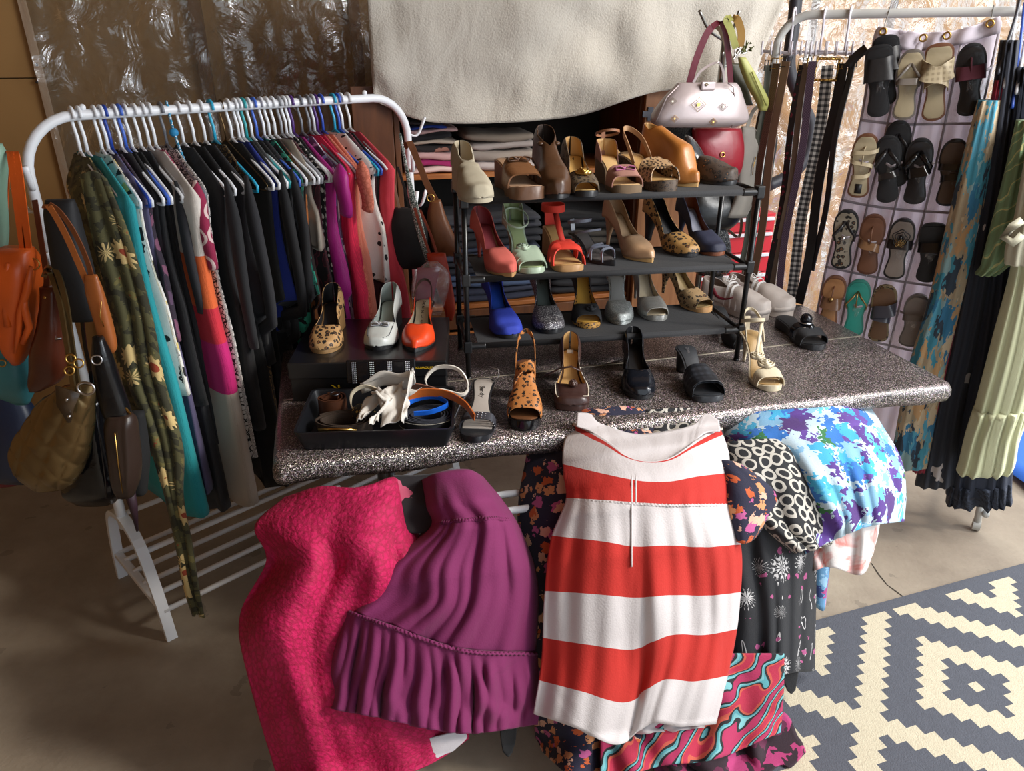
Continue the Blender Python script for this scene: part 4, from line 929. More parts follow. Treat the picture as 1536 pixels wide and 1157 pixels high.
m = GLI('silver glitter', ['7d8280', 'a8aeab', 'b9bfbc', 'ffffff'], 1100); s.sole(o, m); s.heel(o, m); s.insole(o, mat('silver grey insole', '8b8a86', .5, co='obj')); s.upper(o, m, t0=.6, vs=.66, vamp=.042, lin=INS_C, vshape=.06); s.counter(o, m, .058, .24, lin=INS_C)
s, o = shoe('peep_toe_pump', 'silver mesh peep toe pump with perforated insole on the bottom tier', 989, 482, t3, 10, H=.085, toe='round', wb=.040)
m = mat('silver mesh', 'a2a09a', .4, .5, {'k': 'dots', 's': 420, 'c': '55544f', 'r': .25, 'co': 'obj'}, None, 0); s.sole(o, m); s.heel(o, m); s.insole(o, INS_C); s.upper(o, m, t1=.91, vs=.66, lin=INS_C)
for k in range(14): MB().ball(((-.016 if k % 2 else .016), .05+.006*(k//2), s.fb((.05+.006*(k//2))/s.L)+.0022), .0012, n=6).build('perforation', SOLE_B, o)
s, o = shoe('peep_toe_pump', 'gold animal print peep toe pump at the right of the bottom tier', 1062, 469, t3, 27, H=.085, toe='round', wb=.038)
m = LEO('gold animal print', '8d7350', 75); s.sole(o, SOLE_T); s.heel(o, m); s.insole(o, leather('gold lining', '8f7a55', .25)); s.upper(o, m, t1=.91, vs=.64, lin=leather('gold lining', '8f7a55', .25))
# --- box and the three shoes on it
zb = TZ+.0022; ZB = .853
bx = thing('shoe_box', 'black cardboard shoe box with yellow lettering on the table', 'box', (0, 0, 0))
q0, q1 = at_z(432, 545, ZB), at_z(668, 540, ZB); bx.location = (q0.x, q0.y, zb); byaw = math.atan2((q1-q0).y, (q1-q0).x)+.0; bx.rotation_euler = (0, 0, byaw); BWd = (q1-q0).length; BD = .33; BH = ZB-zb
CARD = mat('black card', '121214', .38, 0, None, (40, .05), .1, co='obj', coat=.3)
cbox('box_base', CARD, 0, BWd, 0, BD, 0, BH-.03, bx, .002); cbox('lid', CARD, -.003, BWd+.003, -.003, BD+.003, BH-.045, BH, bx, .003)
YEL = mat('yellow print', 'd8b020', .5, co='obj')
text('caffeshowroom.com', 'web_lettering', .0125, YEL, bx, frame_m((BWd-.065, -.0036, BH-.020), (-1, 0, 0), (0, 0, -1)))
text('K', 'lettering', .038, YEL, bx, frame_m((.115, -.0006, .035), (-1, 0, 0), (0, 0, -1)))
s, o = shoe('wedge_ballerina', 'leopard print shoe with gold glints on the left of the shoe box', 484, 531, ZB, 3, H=.055, toe='round', wb=.041, kind='wedge', L=.235)
m = LEO('gold leopard', 'a98355', 68); s.sole(o, leather('leopard gold sole', '8a6a42', .5)); s.insole(o, SOLE_B); s.upper(o, m, vs=.66, hc=.062, lin=SOLE_B)
s, o = shoe('moccasin_pump', 'white moccasin style shoe with stitched edge and bow on the shoe box', 565, 526, ZB, -3, H=.05, toe='round', wb=.042, kind='wedge', L=.24)
m = leather('white leather', 'b9bcb8', .4); s.sole(o, SOLE_B, 'sole'); s.insole(o, leather('pale green insole', '9fa8a2', .5)); s.upper(o, m, vs=.66, hc=.06, lin=leather('pale green insole', '9fa8a2', .5)); s.bow(o, leather('silver bow', 'a8aab0', .25), .74, .042, .018)
pts = []
for i in range(60):
    t = .35+.6*(i/59 if i < 30 else (59-i)/59*1); 
pts = [((s.w(t)*.80)*sg, t*s.L, s.fb(t)+.0355-.02*sm(.7, 1, t)) for sg, rng in ((1, [.5+.46*i/24 for i in range(25)]), (-1, [.96-.46*i/24 for i in range(25)])) for t in rng]
MB().tube([(x, y, z+.0015*((i % 2)*2-1)) for i, (x, y, z) in enumerate(pts)], .0010, 5).build('stitching', mat('navy thread', '30323c', .7), o)
s, o = shoe('slingback_pump', 'bright orange pointed slingback on the right of the shoe box', 622, 529, ZB, -2, H=.06, toe='pointy', wb=.042, L=.235)
m = leather('orange leather', 'd6431c', .3); s.sole(o, SOLE_B); s.heel(o, m); s.insole(o, INS_C); s.upper(o, m, t0=.26, vs=.66, side=.032, lin=INS_C); s.sling(o, leather('dark brown sling', '3c2a22', .3), .05, .007, .30)
for k, ch in enumerate('DAZZLE'): imprint(s, o, ch, .12+.06*k, .012)
# --- shoes standing on the table
tz = TZ+.0025
s, o = shoe('rhinestone_sandal', 'silver sandal with rhinestone toe straps and a long loose ankle strap', 712, 665, tz, -4, H=.05, toe='round', wb=.040, L=.24)
m = leather('dark satin strap', '3a3a40', .3); s.sole(o, leather('black satin sole', '1f2024', .4)); s.heel(o, m); s.insole(o, mat('silver insole', 'b0a8a0', .4, co='obj'), .80)
for q in (.66, .71, .76):
    b_ = s.strap(o, m, q, .030, .008, .03, .003)
    for k in range(15):
        a = pi*k/14; MB().ball(((s.w(q)+.003)*cos(a), (q+.015-.03*k/14*-1-.03)*s.L, s.fb(q)+.030*sin(a)**.8-.001), .0018, n=6).build('rhinestone', SILVER, b_)
imprint(s, o, 'Sandy', .28, .016, None, 1)
MB().band([(.03, .03, .06), (.034, .06, .05), (.05, .10, .035), (.062, .15, .012), (.075, .20, .003), (.085, .22, .002)][::1], (0, 0, 1), .007, .002).build('loose_strap', m, o)
MB().tube([(-.024, .03, s.fb(.1)), (-.04, .025, s.fb(.1)+.02), (-.038, .02, s.fb(.1)+.035), (-.015, .015, s.fb(.1)+.04)], .0014, 6).build('thin_strap', SILVER, o)
s, o = shoe('peep_toe_wedge', 'leopard print slingback peep toe shoe with a black platform', 786, 647, tz, -2, H=.075, p=.016, toe='round', wb=.041, L=.225)
m = LEO('orange leopard', 'b07038', 80); s.sole(o, leather('black patent', '101012', .15)); s.heel(o, leather('black patent', '101012', .15), 'block'); s.insole(o, leather('brown insole', '6d4528', .5)); s.upper(o, m, t0=.36, t1=.86, vs=.44, side=.05, vamp=.052, lin=SOLE_B, vshape=.07); s.strap(o, m, .40, .06, .03, .22, .003, 'cross_strap'); s.sling(o, m, .07, .012, .36); imprint(s, o, 'nine', .2, .009, GOLD, 1)
s, o = shoe('mary_jane', 'brown leather bar shoe with white whip stitching and a loose strap', 858, 617, tz, -2, H=.06, p=.010, toe='square', wb=.043, L=.235)
m = leather('plum brown leather', '3f2a26', .35); s.sole(o, m); s.heel(o, leather('brown heel', '2c1c18', .4), 'flare'); s.insole(o, INS_T); s.upper(o, m, vs=.74, side=.034, vamp=.042, hc=.058, lin=INS_T)
rng = [.10+.84*i/30 for i in range(31)]; pts = [((s.w(t)+.001)*sg*.97, t*s.L, s.fb(t)+.026-.012*sm(.8, 1, t)) for sg, rr in ((1, rng), (-1, rng[::-1])) for t in rr]
MB().tube([(x, y, z+.002*((i % 2)*2-1)) for i, (x, y, z) in enumerate(pts)], .0013, 5).build('whip_stitching', mat('cream thread', 'd8cdb8', .7), o)
MB().band([(-.03, .115, s.fb(.48)+.030), (0, .118, s.fb(.48)+.045), (.032, .112, s.fb(.47)+.034), (.055, .11, .05), (.075, .112, .04)], (0, 1, 0), .009, .002).build('bar_strap', m, o)
s.flower(o, leather('brown flower', '4a332c', .4), .78, .040, .010, -.003, name='button'); MB().box((0, .03, s.fb(.12)+.006), (.018, .002, .014)).build('price_sticker', WHITE_PL, o)
s, o = shoe('pump', 'black patent round toe pump alone in the middle of the table front', 962, 600, tz, -1, H=.055, toe='round', wb=.042, L=.235)
m = leather('black patent navy', '14161c', .18); s.sole(o, SOLE_B); s.heel(o, m, 'flare'); s.insole(o, SOLE_B); s.upper(o, m, vs=.66, hc=.058, lin=SOLE_B, vshape=.16)
s, o = shoe('mule', 'black woven leather mule with a square open toe', 1066, 604, tz, 8, H=.06, toe='square', wb=.043, wh=.027, L=.235)
m = mat('woven black leather', '1b1d21', .35, 0, {'k': 'check', 's': 55, 'mid': '202227', 'c': '2b2e34', 'co': 'obj'}, (60, .3), .1, co='obj'); s.sole(o, leather('slate sole', '2a2c30', .5)); s.heel(o, SOLE_B, 'block'); s.insole(o, leather('slate sole', '2a2c30', .5)); s.upper(o, m, t0=.54, t1=.88, vs=.55, vamp=.05, vshape=.02, tip=.036, lin=SOLE_B)
for k in range(5):
    for sg in (-1, 1): s.strap(o, m, .58+.065*k, .050-.003*k, .010, sg*.14, .0015, 'woven_strip')
imprint(s, o, 'ZARA', .2, .012, mat('silver print', '8a8a8e', .3, .8, None, None, 0), 1)
s, o = shoe('rosette_sandal', 'cream sandal with fabric rosettes and looping straps', 1160, 588, tz, 5, H=.085, toe='round', wb=.038, L=.225)
m = leather('cream leather', 'c4b79c', .5); s.sole(o, m); s.heel(o, m); s.insole(o, leather('amber insole', 'a98a5c', .4)); s.strap(o, m, .84, .034, .030, 0, .003); s.strap(o, m, .76, .036, .012, .1, .003)
s.flower(o, m, .70, .044, .021, .002, n=4); s.flower(o, m, .58, .052, .018, .018, n=4); s.sling(o, m, .055, .008, .3); s.ankle(o, m, .040, .030, .010, tilt=.016, sy=1.3); MB().band([(-.024, .04, s.fb(.2)+.05), (.0, .09, s.fb(.4)+.05), (.02, .13, s.fb(.56)+.04)], (1, 0, .2), .009, .002).build('diagonal_strap', m, o)
s, o = shoe('slide', 'black slide with a glossy ball clasp at the right of the table', 1228, 526, tz, 10, H=.02, p=.008, toe='round', wb=.044, wh=.031, kind='flat', L=.235)
m = leather('matt black leather', '17181b', .6); s.sole(o, SOLE_B); s.insole(o, m); s.strap(o, m, .80, .036, .034, 0, .003); s.strap(o, leather('gloss black', '121216', .1), .58, .040, .02, 0, .004); MB().ball((-.006, .56*s.L, s.fb(.56)+.052), .019, n=16).build('ball_clasp', leather('gloss black', '121216', .1), o)
MB().torus((-.006, .56*s.L, s.fb(.56)+.042), .020, .002, (0, 0, 1)).build('clasp_ring', SILVER, o); MB().ball((.0, .72*s.L, s.fb(.7)+.038), .012, n=12).build('small_clasp', leather('gloss black', '121216', .1), o)
s, o = shoe('studded_mule', 'black studded mule behind the cream rosette sandal', 1122, 524, tz, 18, H=.06, toe='square', wb=.042, L=.22)
m = leather('black mule', '151619', .6); s.sole(o, SOLE_B); s.heel(o, SOLE_B, 'block'); s.insole(o, m); up_ = s.upper(o, m, t0=.62, t1=.92, vs=.63, vshape=.01, lin=SOLE_B)
for k in range(12): MB().box((-.024+.012*(k % 4)+.004, (.70+.05*(k//4))*s.L, s.fb(.75)+.046-.003*(k//4)), (.005, .004, .003)).build('stud', SILVER, up_)
# --- sneakers
def sneaker(label, u, v, yaw):
    s, o = shoe('sneaker', label, u, v, tz, yaw, H=.012, p=.018, toe='round', wb=.046, wh=.034, kind='flat', L=.26)
    m = leather('white sneaker leather', 'b9aea6', .6); s.sole(o, mat('off white rubber', 'a89c92', .7, co='obj')); s.insole(o, INS_C); s.upper(o, m, vs=.42, hc=.068, side=.058, vamp=.068, tip=.042, lin=leather('sneaker lining', '9c8a80', .9), vshape=.2)
    s.slab(MB(), lambda t: s.fb(t)+.012, lambda t: s.fb(t)-.002, .004, .84, 1.0, 14).build('toe_cap', m, o)
    for sg in (-1, 1):
        P_ = [(sg*(s.w(t)+.0045), t*s.L, s.fb(t)+z) for t, z in ((.22, .040), (.30, .018), (.42, .020), (.56, .040))]
        MB().band([V(cr(P_, i/14)) for i in range(15)], (0, .3, 1), [.014*(1-i/15)+.002 for i in range(15)], .0012).build('emblem', mat('dark red leather', '7a1a2c', .6, co='obj'), o)
    LACE = mat('white lace', 'd8d4d0', .8)
    for k in range(5):
        t = .44+.055*k; s.strap(o, LACE, t, .080-.0075*k, .007, .05*(1 if k % 2 else -1), .002, 'lace')
    for sg in (-1, 1):
        z = s.fb(.4)+.082; MB().tube([(0, .40*s.L, z), (sg*.018, .38*s.L, z+.014), (sg*.034, .40*s.L, z+.004), (sg*.018, .42*s.L, z-.002), (0, .405*s.L, z)], .0022, 6, flat=.6).build('lace_loop', LACE, o)
    MB().ball((0, .36*s.L, s.fb(.36)+.066), .020, .030, .004, 10, Matrix.Rotation(R(-35), 3, 'X')).build('tongue', m, o)
sneaker('white sneaker with dark red emblem, the left one, partly behind the rack post', 1150, 481, 42)
sneaker('white sneaker with dark red emblem, the right one beside the hanging belts', 1186, 476, 38)
# ------------------------------------------------------------------ belt tray
def HP(u, v, d): return at_b(u, v, d)
ty = thing('tray', 'black plastic tray holding rolled belts at the left table corner', 'tray', (0, 0, 0))
A_, B_ = at_z(455, 675, TZ+.003), at_z(672, 669, TZ+.003); ty.location = (A_.x, A_.y, TZ+.0028); tyaw = math.atan2((B_-A_).y, (B_-A_).x); ty.rotation_euler = (0, 0, tyaw)
TW, TD, TH = (B_-A_).length, .205, .052
def rrect(x0, x1, y0, y1, r, z, n=4):
    P_ = []
    for cx_, cy_, a0 in ((x1-r, y0+r, -90), (x1-r, y1-r, 0), (x0+r, y1-r, 90), (x0+r, y0+r, 180)):
        for q in range(n+1): a = R(a0+90*q/n); P_.append((cx_+r*cos(a), cy_+r*sin(a), z))
    return P_
TRM = mat('black tray plastic', '141519', .35, 0, None, (30, .05), .05, co='obj')
g = .012; rows = [rrect(0, TW, 0, TD, .012, 0), rrect(-g, TW+g, -g, TD+g, .016, TH), rrect(-g-.004, TW+g+.004, -g-.004, TD+g+.004, .018, TH+.001), rrect(-g-.004, TW+g+.004, -g-.004, TD+g+.004, .018, TH-.004)]
inner = [rrect(-g+.002, TW+g-.002, -g+.002, TD+g-.002, .015, TH), rrect(.003, TW-.003, .003, TD-.003, .012, .003)]
mb = MB().grid(list(reversed(rows))+[]); mb = MB(); allr = [rows[0], rows[3], rows[2], inner[0], inner[1]]; mb.grid(allr, cu=True); mb.cap(rows[0]); mb.cap(inner[1], True); mb.build('tray_body', TRM, ty, sharp=40)
TM = Matrix.Translation(ty.location) @ Matrix.Rotation(tyaw, 4, 'Z')
def TL(x, y, z): return TM @ V((x, y, z))
def coil(name, label, cx_, cy_, r0, r1, turns, w, m, z=.006, cat='belt', tilt=(0, 0, 0), sy=1.0, th=.003):
    o = thing(name, label, cat, TL(cx_, cy_, z)); o.rotation_euler = (tilt[0], tilt[1], tyaw+tilt[2]); P_ = []; n = int(turns*26)
    for i in range(n+1):
        a = 2*pi*turns*i/n; r = r0+(r1-r0)*i/n; P_.append((r*cos(a), r*sin(a)*sy, w/2+.0015*sin(a*2)))
    MB().band(P_, (0, 0, 1), w, th).build('strap', m, o, sharp=45); return o
o = coil('rolled_belt', 'reddish brown leather belt rolled up at the left of the tray', .045, .150, .018, .038, 2.3, .042, leather('brown belt leather', '4a2a1a'), .02, sy=.8)
MB().torus((.010, .004, .05), .011, .002, (0, 0, 1)).build('buckle', DARKMET, o)
o = coil('rolled_belt', 'wide dark brown webbing belt coiled at the front left of the tray', .083, .070, .045, .072, 2.4, .038, mat('brown webbing', '33261c', .8, 0, {'k': 'check', 's': 200, 'mid': '33261c', 'c': '3e2e22'}), .005, sy=.65)
MB().band([(.04, -.048, .030), (.0, -.053, .036), (-.05, -.04, .030)], (0, 0, 1), .008, .003).build('gold_trim', GOLD, o)
o = coil('rolled_belt', 'charcoal denim belt with pale stitching coiled at the right of the tray', .285, .085, .035, .068, 4.3, .036, mat('charcoal denim', '2b2c33', .85, 0, {'k': 'check', 's': 300, 'mid': '30323a', 'c': '26272d'}), .006, sy=.75)
for dz in (.008, .028): MB().tube([(.070*cos(R(a)), .054*sin(R(a)), dz+.006) for a in range(190, 351, 8)], .0008, 5).build('stitching', mat('pale thread', 'a9a498', .8), o)
for nm, lb, col, ctr, w in (
    ('blue_belt', 'bright blue glossy belt curled on the denim belt in the tray', '1c5fc8', [(.225, .08, .055), (.25, .12, .062), (.30, .13, .066), (.335, .10, .060), (.30, .07, .056), (.255, .062, .055)], .014),
    ('orange_belt', 'orange tan leather belt lying out over the right rim of the tray', 'b8602c', [(.22, .10, .074), (.27, .12, .082), (.33, .115, .080), (.375, .085, .067), (.40, .05, .047)], .026),
    ('white_belt', 'narrow white belt looping up at the back right of the tray', 'cfc8bc', [(.24, .16, .058), (.31, .15, .075), (.37, .15, .060), (.385, .17, .078), (.36, .18, .118), (.31, .185, .122), (.28, .18, .095), (.285, .17, .065)], .011),
    ('white_belt', 'narrow cream belt arching over the dark one at the left of the tray', 'cabfa8', [(.17, .15, .075), (.13, .15, .090), (.10, .14, .075), (.10, .12, .045), (.125, .10, .03)], .011),
    ('brown_belt', 'rose brown belt passing behind the orange one in the tray', '7a5548', [(.19, .15, .080), (.25, .16, .082), (.31, .15, .070), (.35, .13, .060)], .022)):
    o = thing(nm, lb, 'belt', (0, 0, 0)); P_ = [TL(*cr(ctr, i/30)) for i in range(31)]
    MB().band(P_, (0, -.35, 1), w, .003).build('strap', leather(nm+col, col, .3), o, sharp=45)
# dotted scarf + white sash
WS = mat('white sash cloth', 'cfc9c0', .7, 0, None, (200, .2), .05, sheen=.3, crease=.4)
sash = thing('sash', 'crumpled white fabric sash heaped in the middle of the tray', 'sash', (0, 0, 0))
for k, (P_, w) in enumerate((
    ([(.12, .155, .085), (.17, .16, .105), (.22, .15, .105), (.25, .14, .115), (.255, .135, .130), (.25, .13, .138)], [.03, .045, .05, .045, .03, .01]),
    ([(.25, .10, .10), (.22, .10, .085), (.17, .10, .082), (.14, .06, .065), (.13, .03, .058)], [.05, .055, .05, .03, .015]),
    ([(.21, .13, .10), (.20, .09, .095), (.215, .05, .075), (.21, .012, .058)], [.04, .06, .07, .06]),
    ([(.16, .12, .09), (.18, .08, .10), (.20, .06, .088), (.17, .03, .07), (.165, .012, .058)], [.03, .035, .03, .035, .03]),
    ([(.25, .13, .135), (.245, .10, .11), (.235, .06, .08), (.235, .02, .06)], [.03, .04, .05, .05]))):
    pp = [TL(*cr(P_, i/24)) for i in range(25)]; ww = [cr([(x,) for x in w], i/24)[0] for i in range(25)]
    rows = []
    for i, p in enumerate(pp):
        row = []
        side = V((cos(tyaw+k*.5-.6), sin(tyaw+k*.5-.6), .25*sin(i*.3+k)))
        if k in (0,): side = V((0, -.3, 1))
        for j in range(9): q = j/8-.5; row.append(p+side*ww[i]*q+UP*(.005*cos(q*9+k)+.003*sin(i*.8+q*7)))
        rows.append(row)
    MB().grid(rows).build('fold', WS, sash, solid=.0016)
o = thing('rhinestone_belt', 'wide black belt with rhinestone columns leaning on the shoe box', 'belt', TL(.165, TD+.002, .052)); o.rotation_euler = (R(80), 0, tyaw+.0)
MB().box((0, .05, 0), (.175, .062, .006)).build('strap', leather('black patent belt', '131316', .2), o, bev=.003, smooth=False)
for k in range(4):
    x = -.068+.045*k; mb = MB()
    for i in range(3):
        for j in range(11): mb.ball((x+.0042*(i-1), .022+.0052*j, .004), .0021, n=6)
    c_ = mb.build('rhinestone_column', SILVER, o); c_['kind'] = 'stuff'
    if k < 3: MB().box((x+.0225, .05, .0045), (.026, .05, .003)).box((x+.0225, .05, .0062), (.026, .002, .001)).build('black_plate', leather('gloss black', '121216', .1), o, bev=.001, smooth=False)
o = thing('dotted_scarf', 'small black scarf with gold dots under the white sash in the tray', 'scarf', TL(.135, .115, .035)); m = mat('gold dot scarf', '141214', .7, 0, {'k': 'dots', 's': 90, 'c': 'b89a4a', 'r': .3, 'co': 'obj'})
MB().ball((0, 0, 0), .04, .035, .022, 16).build('bundle', m, o)

# ------------------------------------------------------------------ handbags
def bag(name, label, rows, dep, thick, m, straps=(), hw=(), pl=at_y, crump=.004, ex=.7, cat='handbag', seed=0, nv=20, wav=0):
    """rows of (v, uL, uR, k) outline; straps: (pts, width, material, name); built at its own distance with real thickness"""
    o = thing(name, label, cat, (0, 0, 0))
    b_ = blob_mb(rows, dep, thick, pl=pl, crump=crump, ex=ex, seed=seed, nv=nv, n=32, wav=wav).build('body', m, o)
    for st in straps:
        mb = MB(); strap(mb, st[0], dep, st[1], .003, pl=pl, wv=st[4] if len(st) > 4 else None); mb.build(st[3] if len(st) > 3 else 'strap', st[2], o, sharp=45)
    for h in hw:
        if h[0] == 'ring': MB().torus(pl(h[1], h[2], h[3]), h[4], h[5] if len(h) > 5 else .002, (.3, -1, .2)).build('ring', h[6] if len(h) > 6 else GOLD, o)
        elif h[0] == 'stud': MB().ball(pl(h[1], h[2], h[3]), h[4], n=8).build('stud', GOLD, o)
        elif h[0] == 'seam': MB().tube([pl(a, b, h[2]) for a, b in h[1]], h[3], 6).build('seam', h[4], o)
    return o
LG = lambda nm, col, r=.4: mat(nm, col, r, 0, None, (55, .25), .15, co='obj', vs=15, crease=0)
DY = 1.62
OR = LG('orange leather bag', 'd65c20', .38)
o = bag('handbag', 'bright orange leather shoulder bag hanging at the far left', [(372, -18, 50, .5), (395, -14, 57, .9), (430, -8, 58, 1), (480, 4, 52, 1), (520, 14, 44, .9), (543, 24, 36, .4)], DY, .055, OR,
  [([(44, 385), (36, 320), (27, 250), (20, 228, DY+.03), (10, 250, DY+.07), (6, 330, DY+.08)], .016, OR, 'strap'), ([(36, 385), (27, 320), (18, 250), (14, 228, DY+.03), (4, 255, DY+.07)], .014, OR, 'strap')],
  [('ring', 31, 396, DY-.012, .012, .002), ('ring', 50, 396, DY-.01, .012, .002), ('stud', 42, 420, DY-.055, .004)], crump=.012, seed=2)
for k, pts in enumerate(([(46, 400), (42, 430), (30, 470), (28, 500), (22, 530)], [(38, 425), (36, 460), (44, 490), (34, 515)], [(12, 395), (6, 440), (12, 490)])):
    MB().tube([at_y(u, v, DY-.052) for u, v in pts], .007, 8, rs=[.004, .009, .008, .006, .003][:len(pts)]).build('gathered_fold', OR, o)
MINT = LG('mint leather', '7fa08c', .5)
bag('handbag', 'pale mint green bag at the far left edge above the orange bag', [(216, -60, 5, .5), (240, -70, 11, .9), (300, -75, 9, 1), (370, -70, 3, 1), (385, -60, 0, .4)], DY+.02, .035, MINT, crump=.008)
TEAL = LG('teal leather', '3d8088', .4)
bag('handbag', 'teal leather bag at the far left below the orange one', [(400, -60, 0, .5), (450, -60, 14, 1), (520, -50, 36, 1), (575, -30, 50, 1), (606, 20, 42, .3)], DY+.03, .04, TEAL, [([(-8, 480), (6, 500), (18, 520), (30, 545)], .014, TEAL, 'flap_strap')], [('ring', 24, 540, DY-.012, .008), ('ring', 3, 545, DY-.02, .008)], crump=.008)
bag('tote_bag', 'dark navy bag low at the far left behind the bronze one', [(590, -60, 30, .5), (640, -60, 60, 1), (700, -40, 62, 1), (722, 0, 56, .4)], DY+.14, .05, LG('navy bag', '1c2740'), crump=.006)
bag('tote_bag', 'crimson bag sliver at the lower left edge of the clothes rack', [(640, -60, 14, .5), (690, -60, 22, 1), (725, -60, 30, .6)], DY+.24, .05, LG('crimson bag', '6e1a26'), crump=.006)
BRL = LG('chestnut leather', '5a2a1a', .3)
o = bag('handbag', 'chestnut brown leather bag hanging below the orange strap', [(430, 62, 84, .4), (470, 60, 88, .8), (500, 60, 98, 1), (540, 48, 104, 1), (570, 42, 92, .8), (586, 46, 66, .4)], DY-.02, .035, BRL,
  [([(66, 470), (64, 440), (70, 420), (60, 350, DY+.02), (52, 300, DY+.05)], .012, BRL, 'strap')], [('stud', 68, 446, DY-.035, .005)], crump=.010, seed=5)
MB().band([at_y(u, 508+(u-58)*.0, DY-.045) for u in (58, 70, 82, 92)], (0, 0, 1), .005, .002).build('studded_trim', SILVER, o)
# quilted bronze bag with real raised diamonds
QB = mat('quilted bronze foil', '75603f', .26, .75, None, (50, .2), .15, co='obj', vs=15)
o = thing('quilted_handbag', 'big bronze quilted handbag hanging at the left end of the rack', 'handbag', (0, 0, 0))
rows_ = [(578, 92, 140, .35), (600, 62, 143, .75), (640, 32, 138, 1), (680, 22, 130, 1), (710, 28, 120, .9), (732, 50, 104, .4)]
mbq = blob_mb(rows_, 1.45, .035, n=110, nv=70, ex=.8); cq = V((0, 0, 0))
for p in mbq.v: cq += V(p)
cq /= len(mbq.v); nv_ = []
for p in mbq.v:
    x, z = (p[0]-cq.x)/.026, (p[2]-cq.z)/.034; a = abs(sin(pi*(x+z*.8)*.5)); b = abs(sin(pi*(x-z*.8)*.5)); q = min(a, b)**.35
    d = V((p[0]-cq.x, (p[1]-cq.y), 0)); d = d.normalized() if d.length > 1e-5 else V((0, -1, 0)); nv_.append(tuple(V(p)+d*(.0055*q-.001)+V((0, -.0012*q, 0))+mnoise.noise_vector(V(p)*14)*.006))
mbq.v = nv_; mbq.build('body', QB, o)
for pts, w, nm in (([(118, 590, 1.41), (108, 520, 1.43), (98, 450, 1.48), (84, 405, 1.53), (72, 402, 1.55), (66, 415, 1.57)], .011, 'strap'), ([(110, 580, 1.40), (100, 515, 1.42), (90, 455, 1.47), (76, 412, 1.53), (68, 410, 1.55)], .009, 'strap')):
    mb = MB(); strap(mb, pts, 1.4, w, .006); mb.build(nm, QB, o, sharp=45)
for u, v in ((106, 538), (118, 545), (104, 556)): MB().torus(at_y(u, v, 1.40), .009, .002, (.3, -1, .3)).build('ring', GOLD, o)
MB().torus(at_y(129, 583, 1.39), .014, .0026, (.1, -1, .1), sx=1.2).build('d_ring', SILVER, o)
MB().band([at_y(u, v, 1.395) for u, v in ((102, 585), (98, 610), (104, 634))], (1, 0, 0), [.05, .035, .006], .004).build('flap', LG('bronze flap', '4a3a2a', .35), o)
for u, v in ((100, 600), (104, 625)): MB().ball(at_y(u, v, 1.39), .004, n=8).build('stud', SILVER, o)
PAT = LG('black patent leather', '0e0e11', .12)
bag('handbag', 'black patent handbag hanging right of the bronze quilted one', [(598, 132, 152, .4), (640, 124, 160, .8), (690, 112, 172, 1), (730, 94, 186, 1), (752, 110, 176, .5)], 1.54, .05, PAT,
  [([(140, 604), (136, 560), (128, 520, 1.55), (122, 470, 1.57)], .008, PAT, 'strap')], [('seam', [(142, 612), (150, 660), (158, 720), (160, 748)], 1.49, .0018, DARKMET)], crump=.006, seed=3)
TANL = LG('tan leather', 'a05a2c', .35)
bag('clutch_bag', 'tan leather pouch with a long looped strap left of the sunflower dress', [(412, 128, 146, .4), (440, 130, 156, .8), (490, 144, 168, 1), (520, 150, 174, .8), (530, 156, 170, .3)], 1.50, .014, TANL,
  [([(134, 432), (118, 395), (100, 355), (84, 325), (72, 308), (68, 312, 1.53)], .013, TANL, 'strap'), ([(140, 430), (132, 395), (112, 350), (90, 318), (74, 306)], .010, LG('dark tan', '6b3a1e'), 'strap')], [('seam', [(152, 452), (150, 475), (156, 490)], 1.485, .001, GOLD)], crump=.002)
bag('handbag', 'soft black fabric bag hanging from the white hook beside the post', [(300, 66, 108, .4), (330, 66, 118, .8), (400, 82, 136, 1), (450, 98, 146, 1), (480, 106, 146, .5)], 1.56, .03, LG('black nylon', '131316', .7), crump=.006)
bag('handbag', 'black leather bag with long piped handles beside the sunflower dress', [(505, 138, 152, .4), (540, 140, 168, .9), (590, 148, 186, 1), (622, 158, 196, 1), (632, 166, 190, .4)], 1.47, .022, LG('black leather bag', '121214', .25),
  [([(166, 620), (158, 580), (148, 540), (142, 515), (148, 508), (156, 540), (172, 600), (180, 618)], .007, PAT, 'handle')], [('ring', 145, 540, 1.435, .010, .0018, SILVER)], crump=.003)
bag('handbag', 'dark brown pleated bag with gold zip hanging low by the sunflower dress', [(622, 164, 198, .5), (636, 160, 204, .9), (680, 162, 208, 1), (720, 170, 208, 1), (744, 178, 202, .5)], 1.46, .032, LG('dark brown bag', '2f221c', .4),
  [([(178, 632), (170, 620), (186, 612), (198, 625)], .004, GOLD, 'zip')], [('seam', [(172, 650), (178, 700), (184, 740)], 1.425, .0014, GOLD)], crump=.005, wav=.08)
bag('handbag', 'black suede bag behind the dark brown pleated one', [(620, 190, 214, .5), (680, 196, 222, 1), (740, 200, 220, .6)], 1.56, .03, LG('black suede bag', '101012', .9), crump=.004)
o = thing('umbrella', 'folded dark plum umbrella tip showing under the dark brown bag', 'umbrella', (0, 0, 0))
MB().tube([at_y(u, v, 1.5) for u, v in ((192, 730), (200, 760), (206, 797))], .01, 10, rs=[.014, .010, .003]).build('canopy', LG('plum nylon', '2a1420', .6), o)
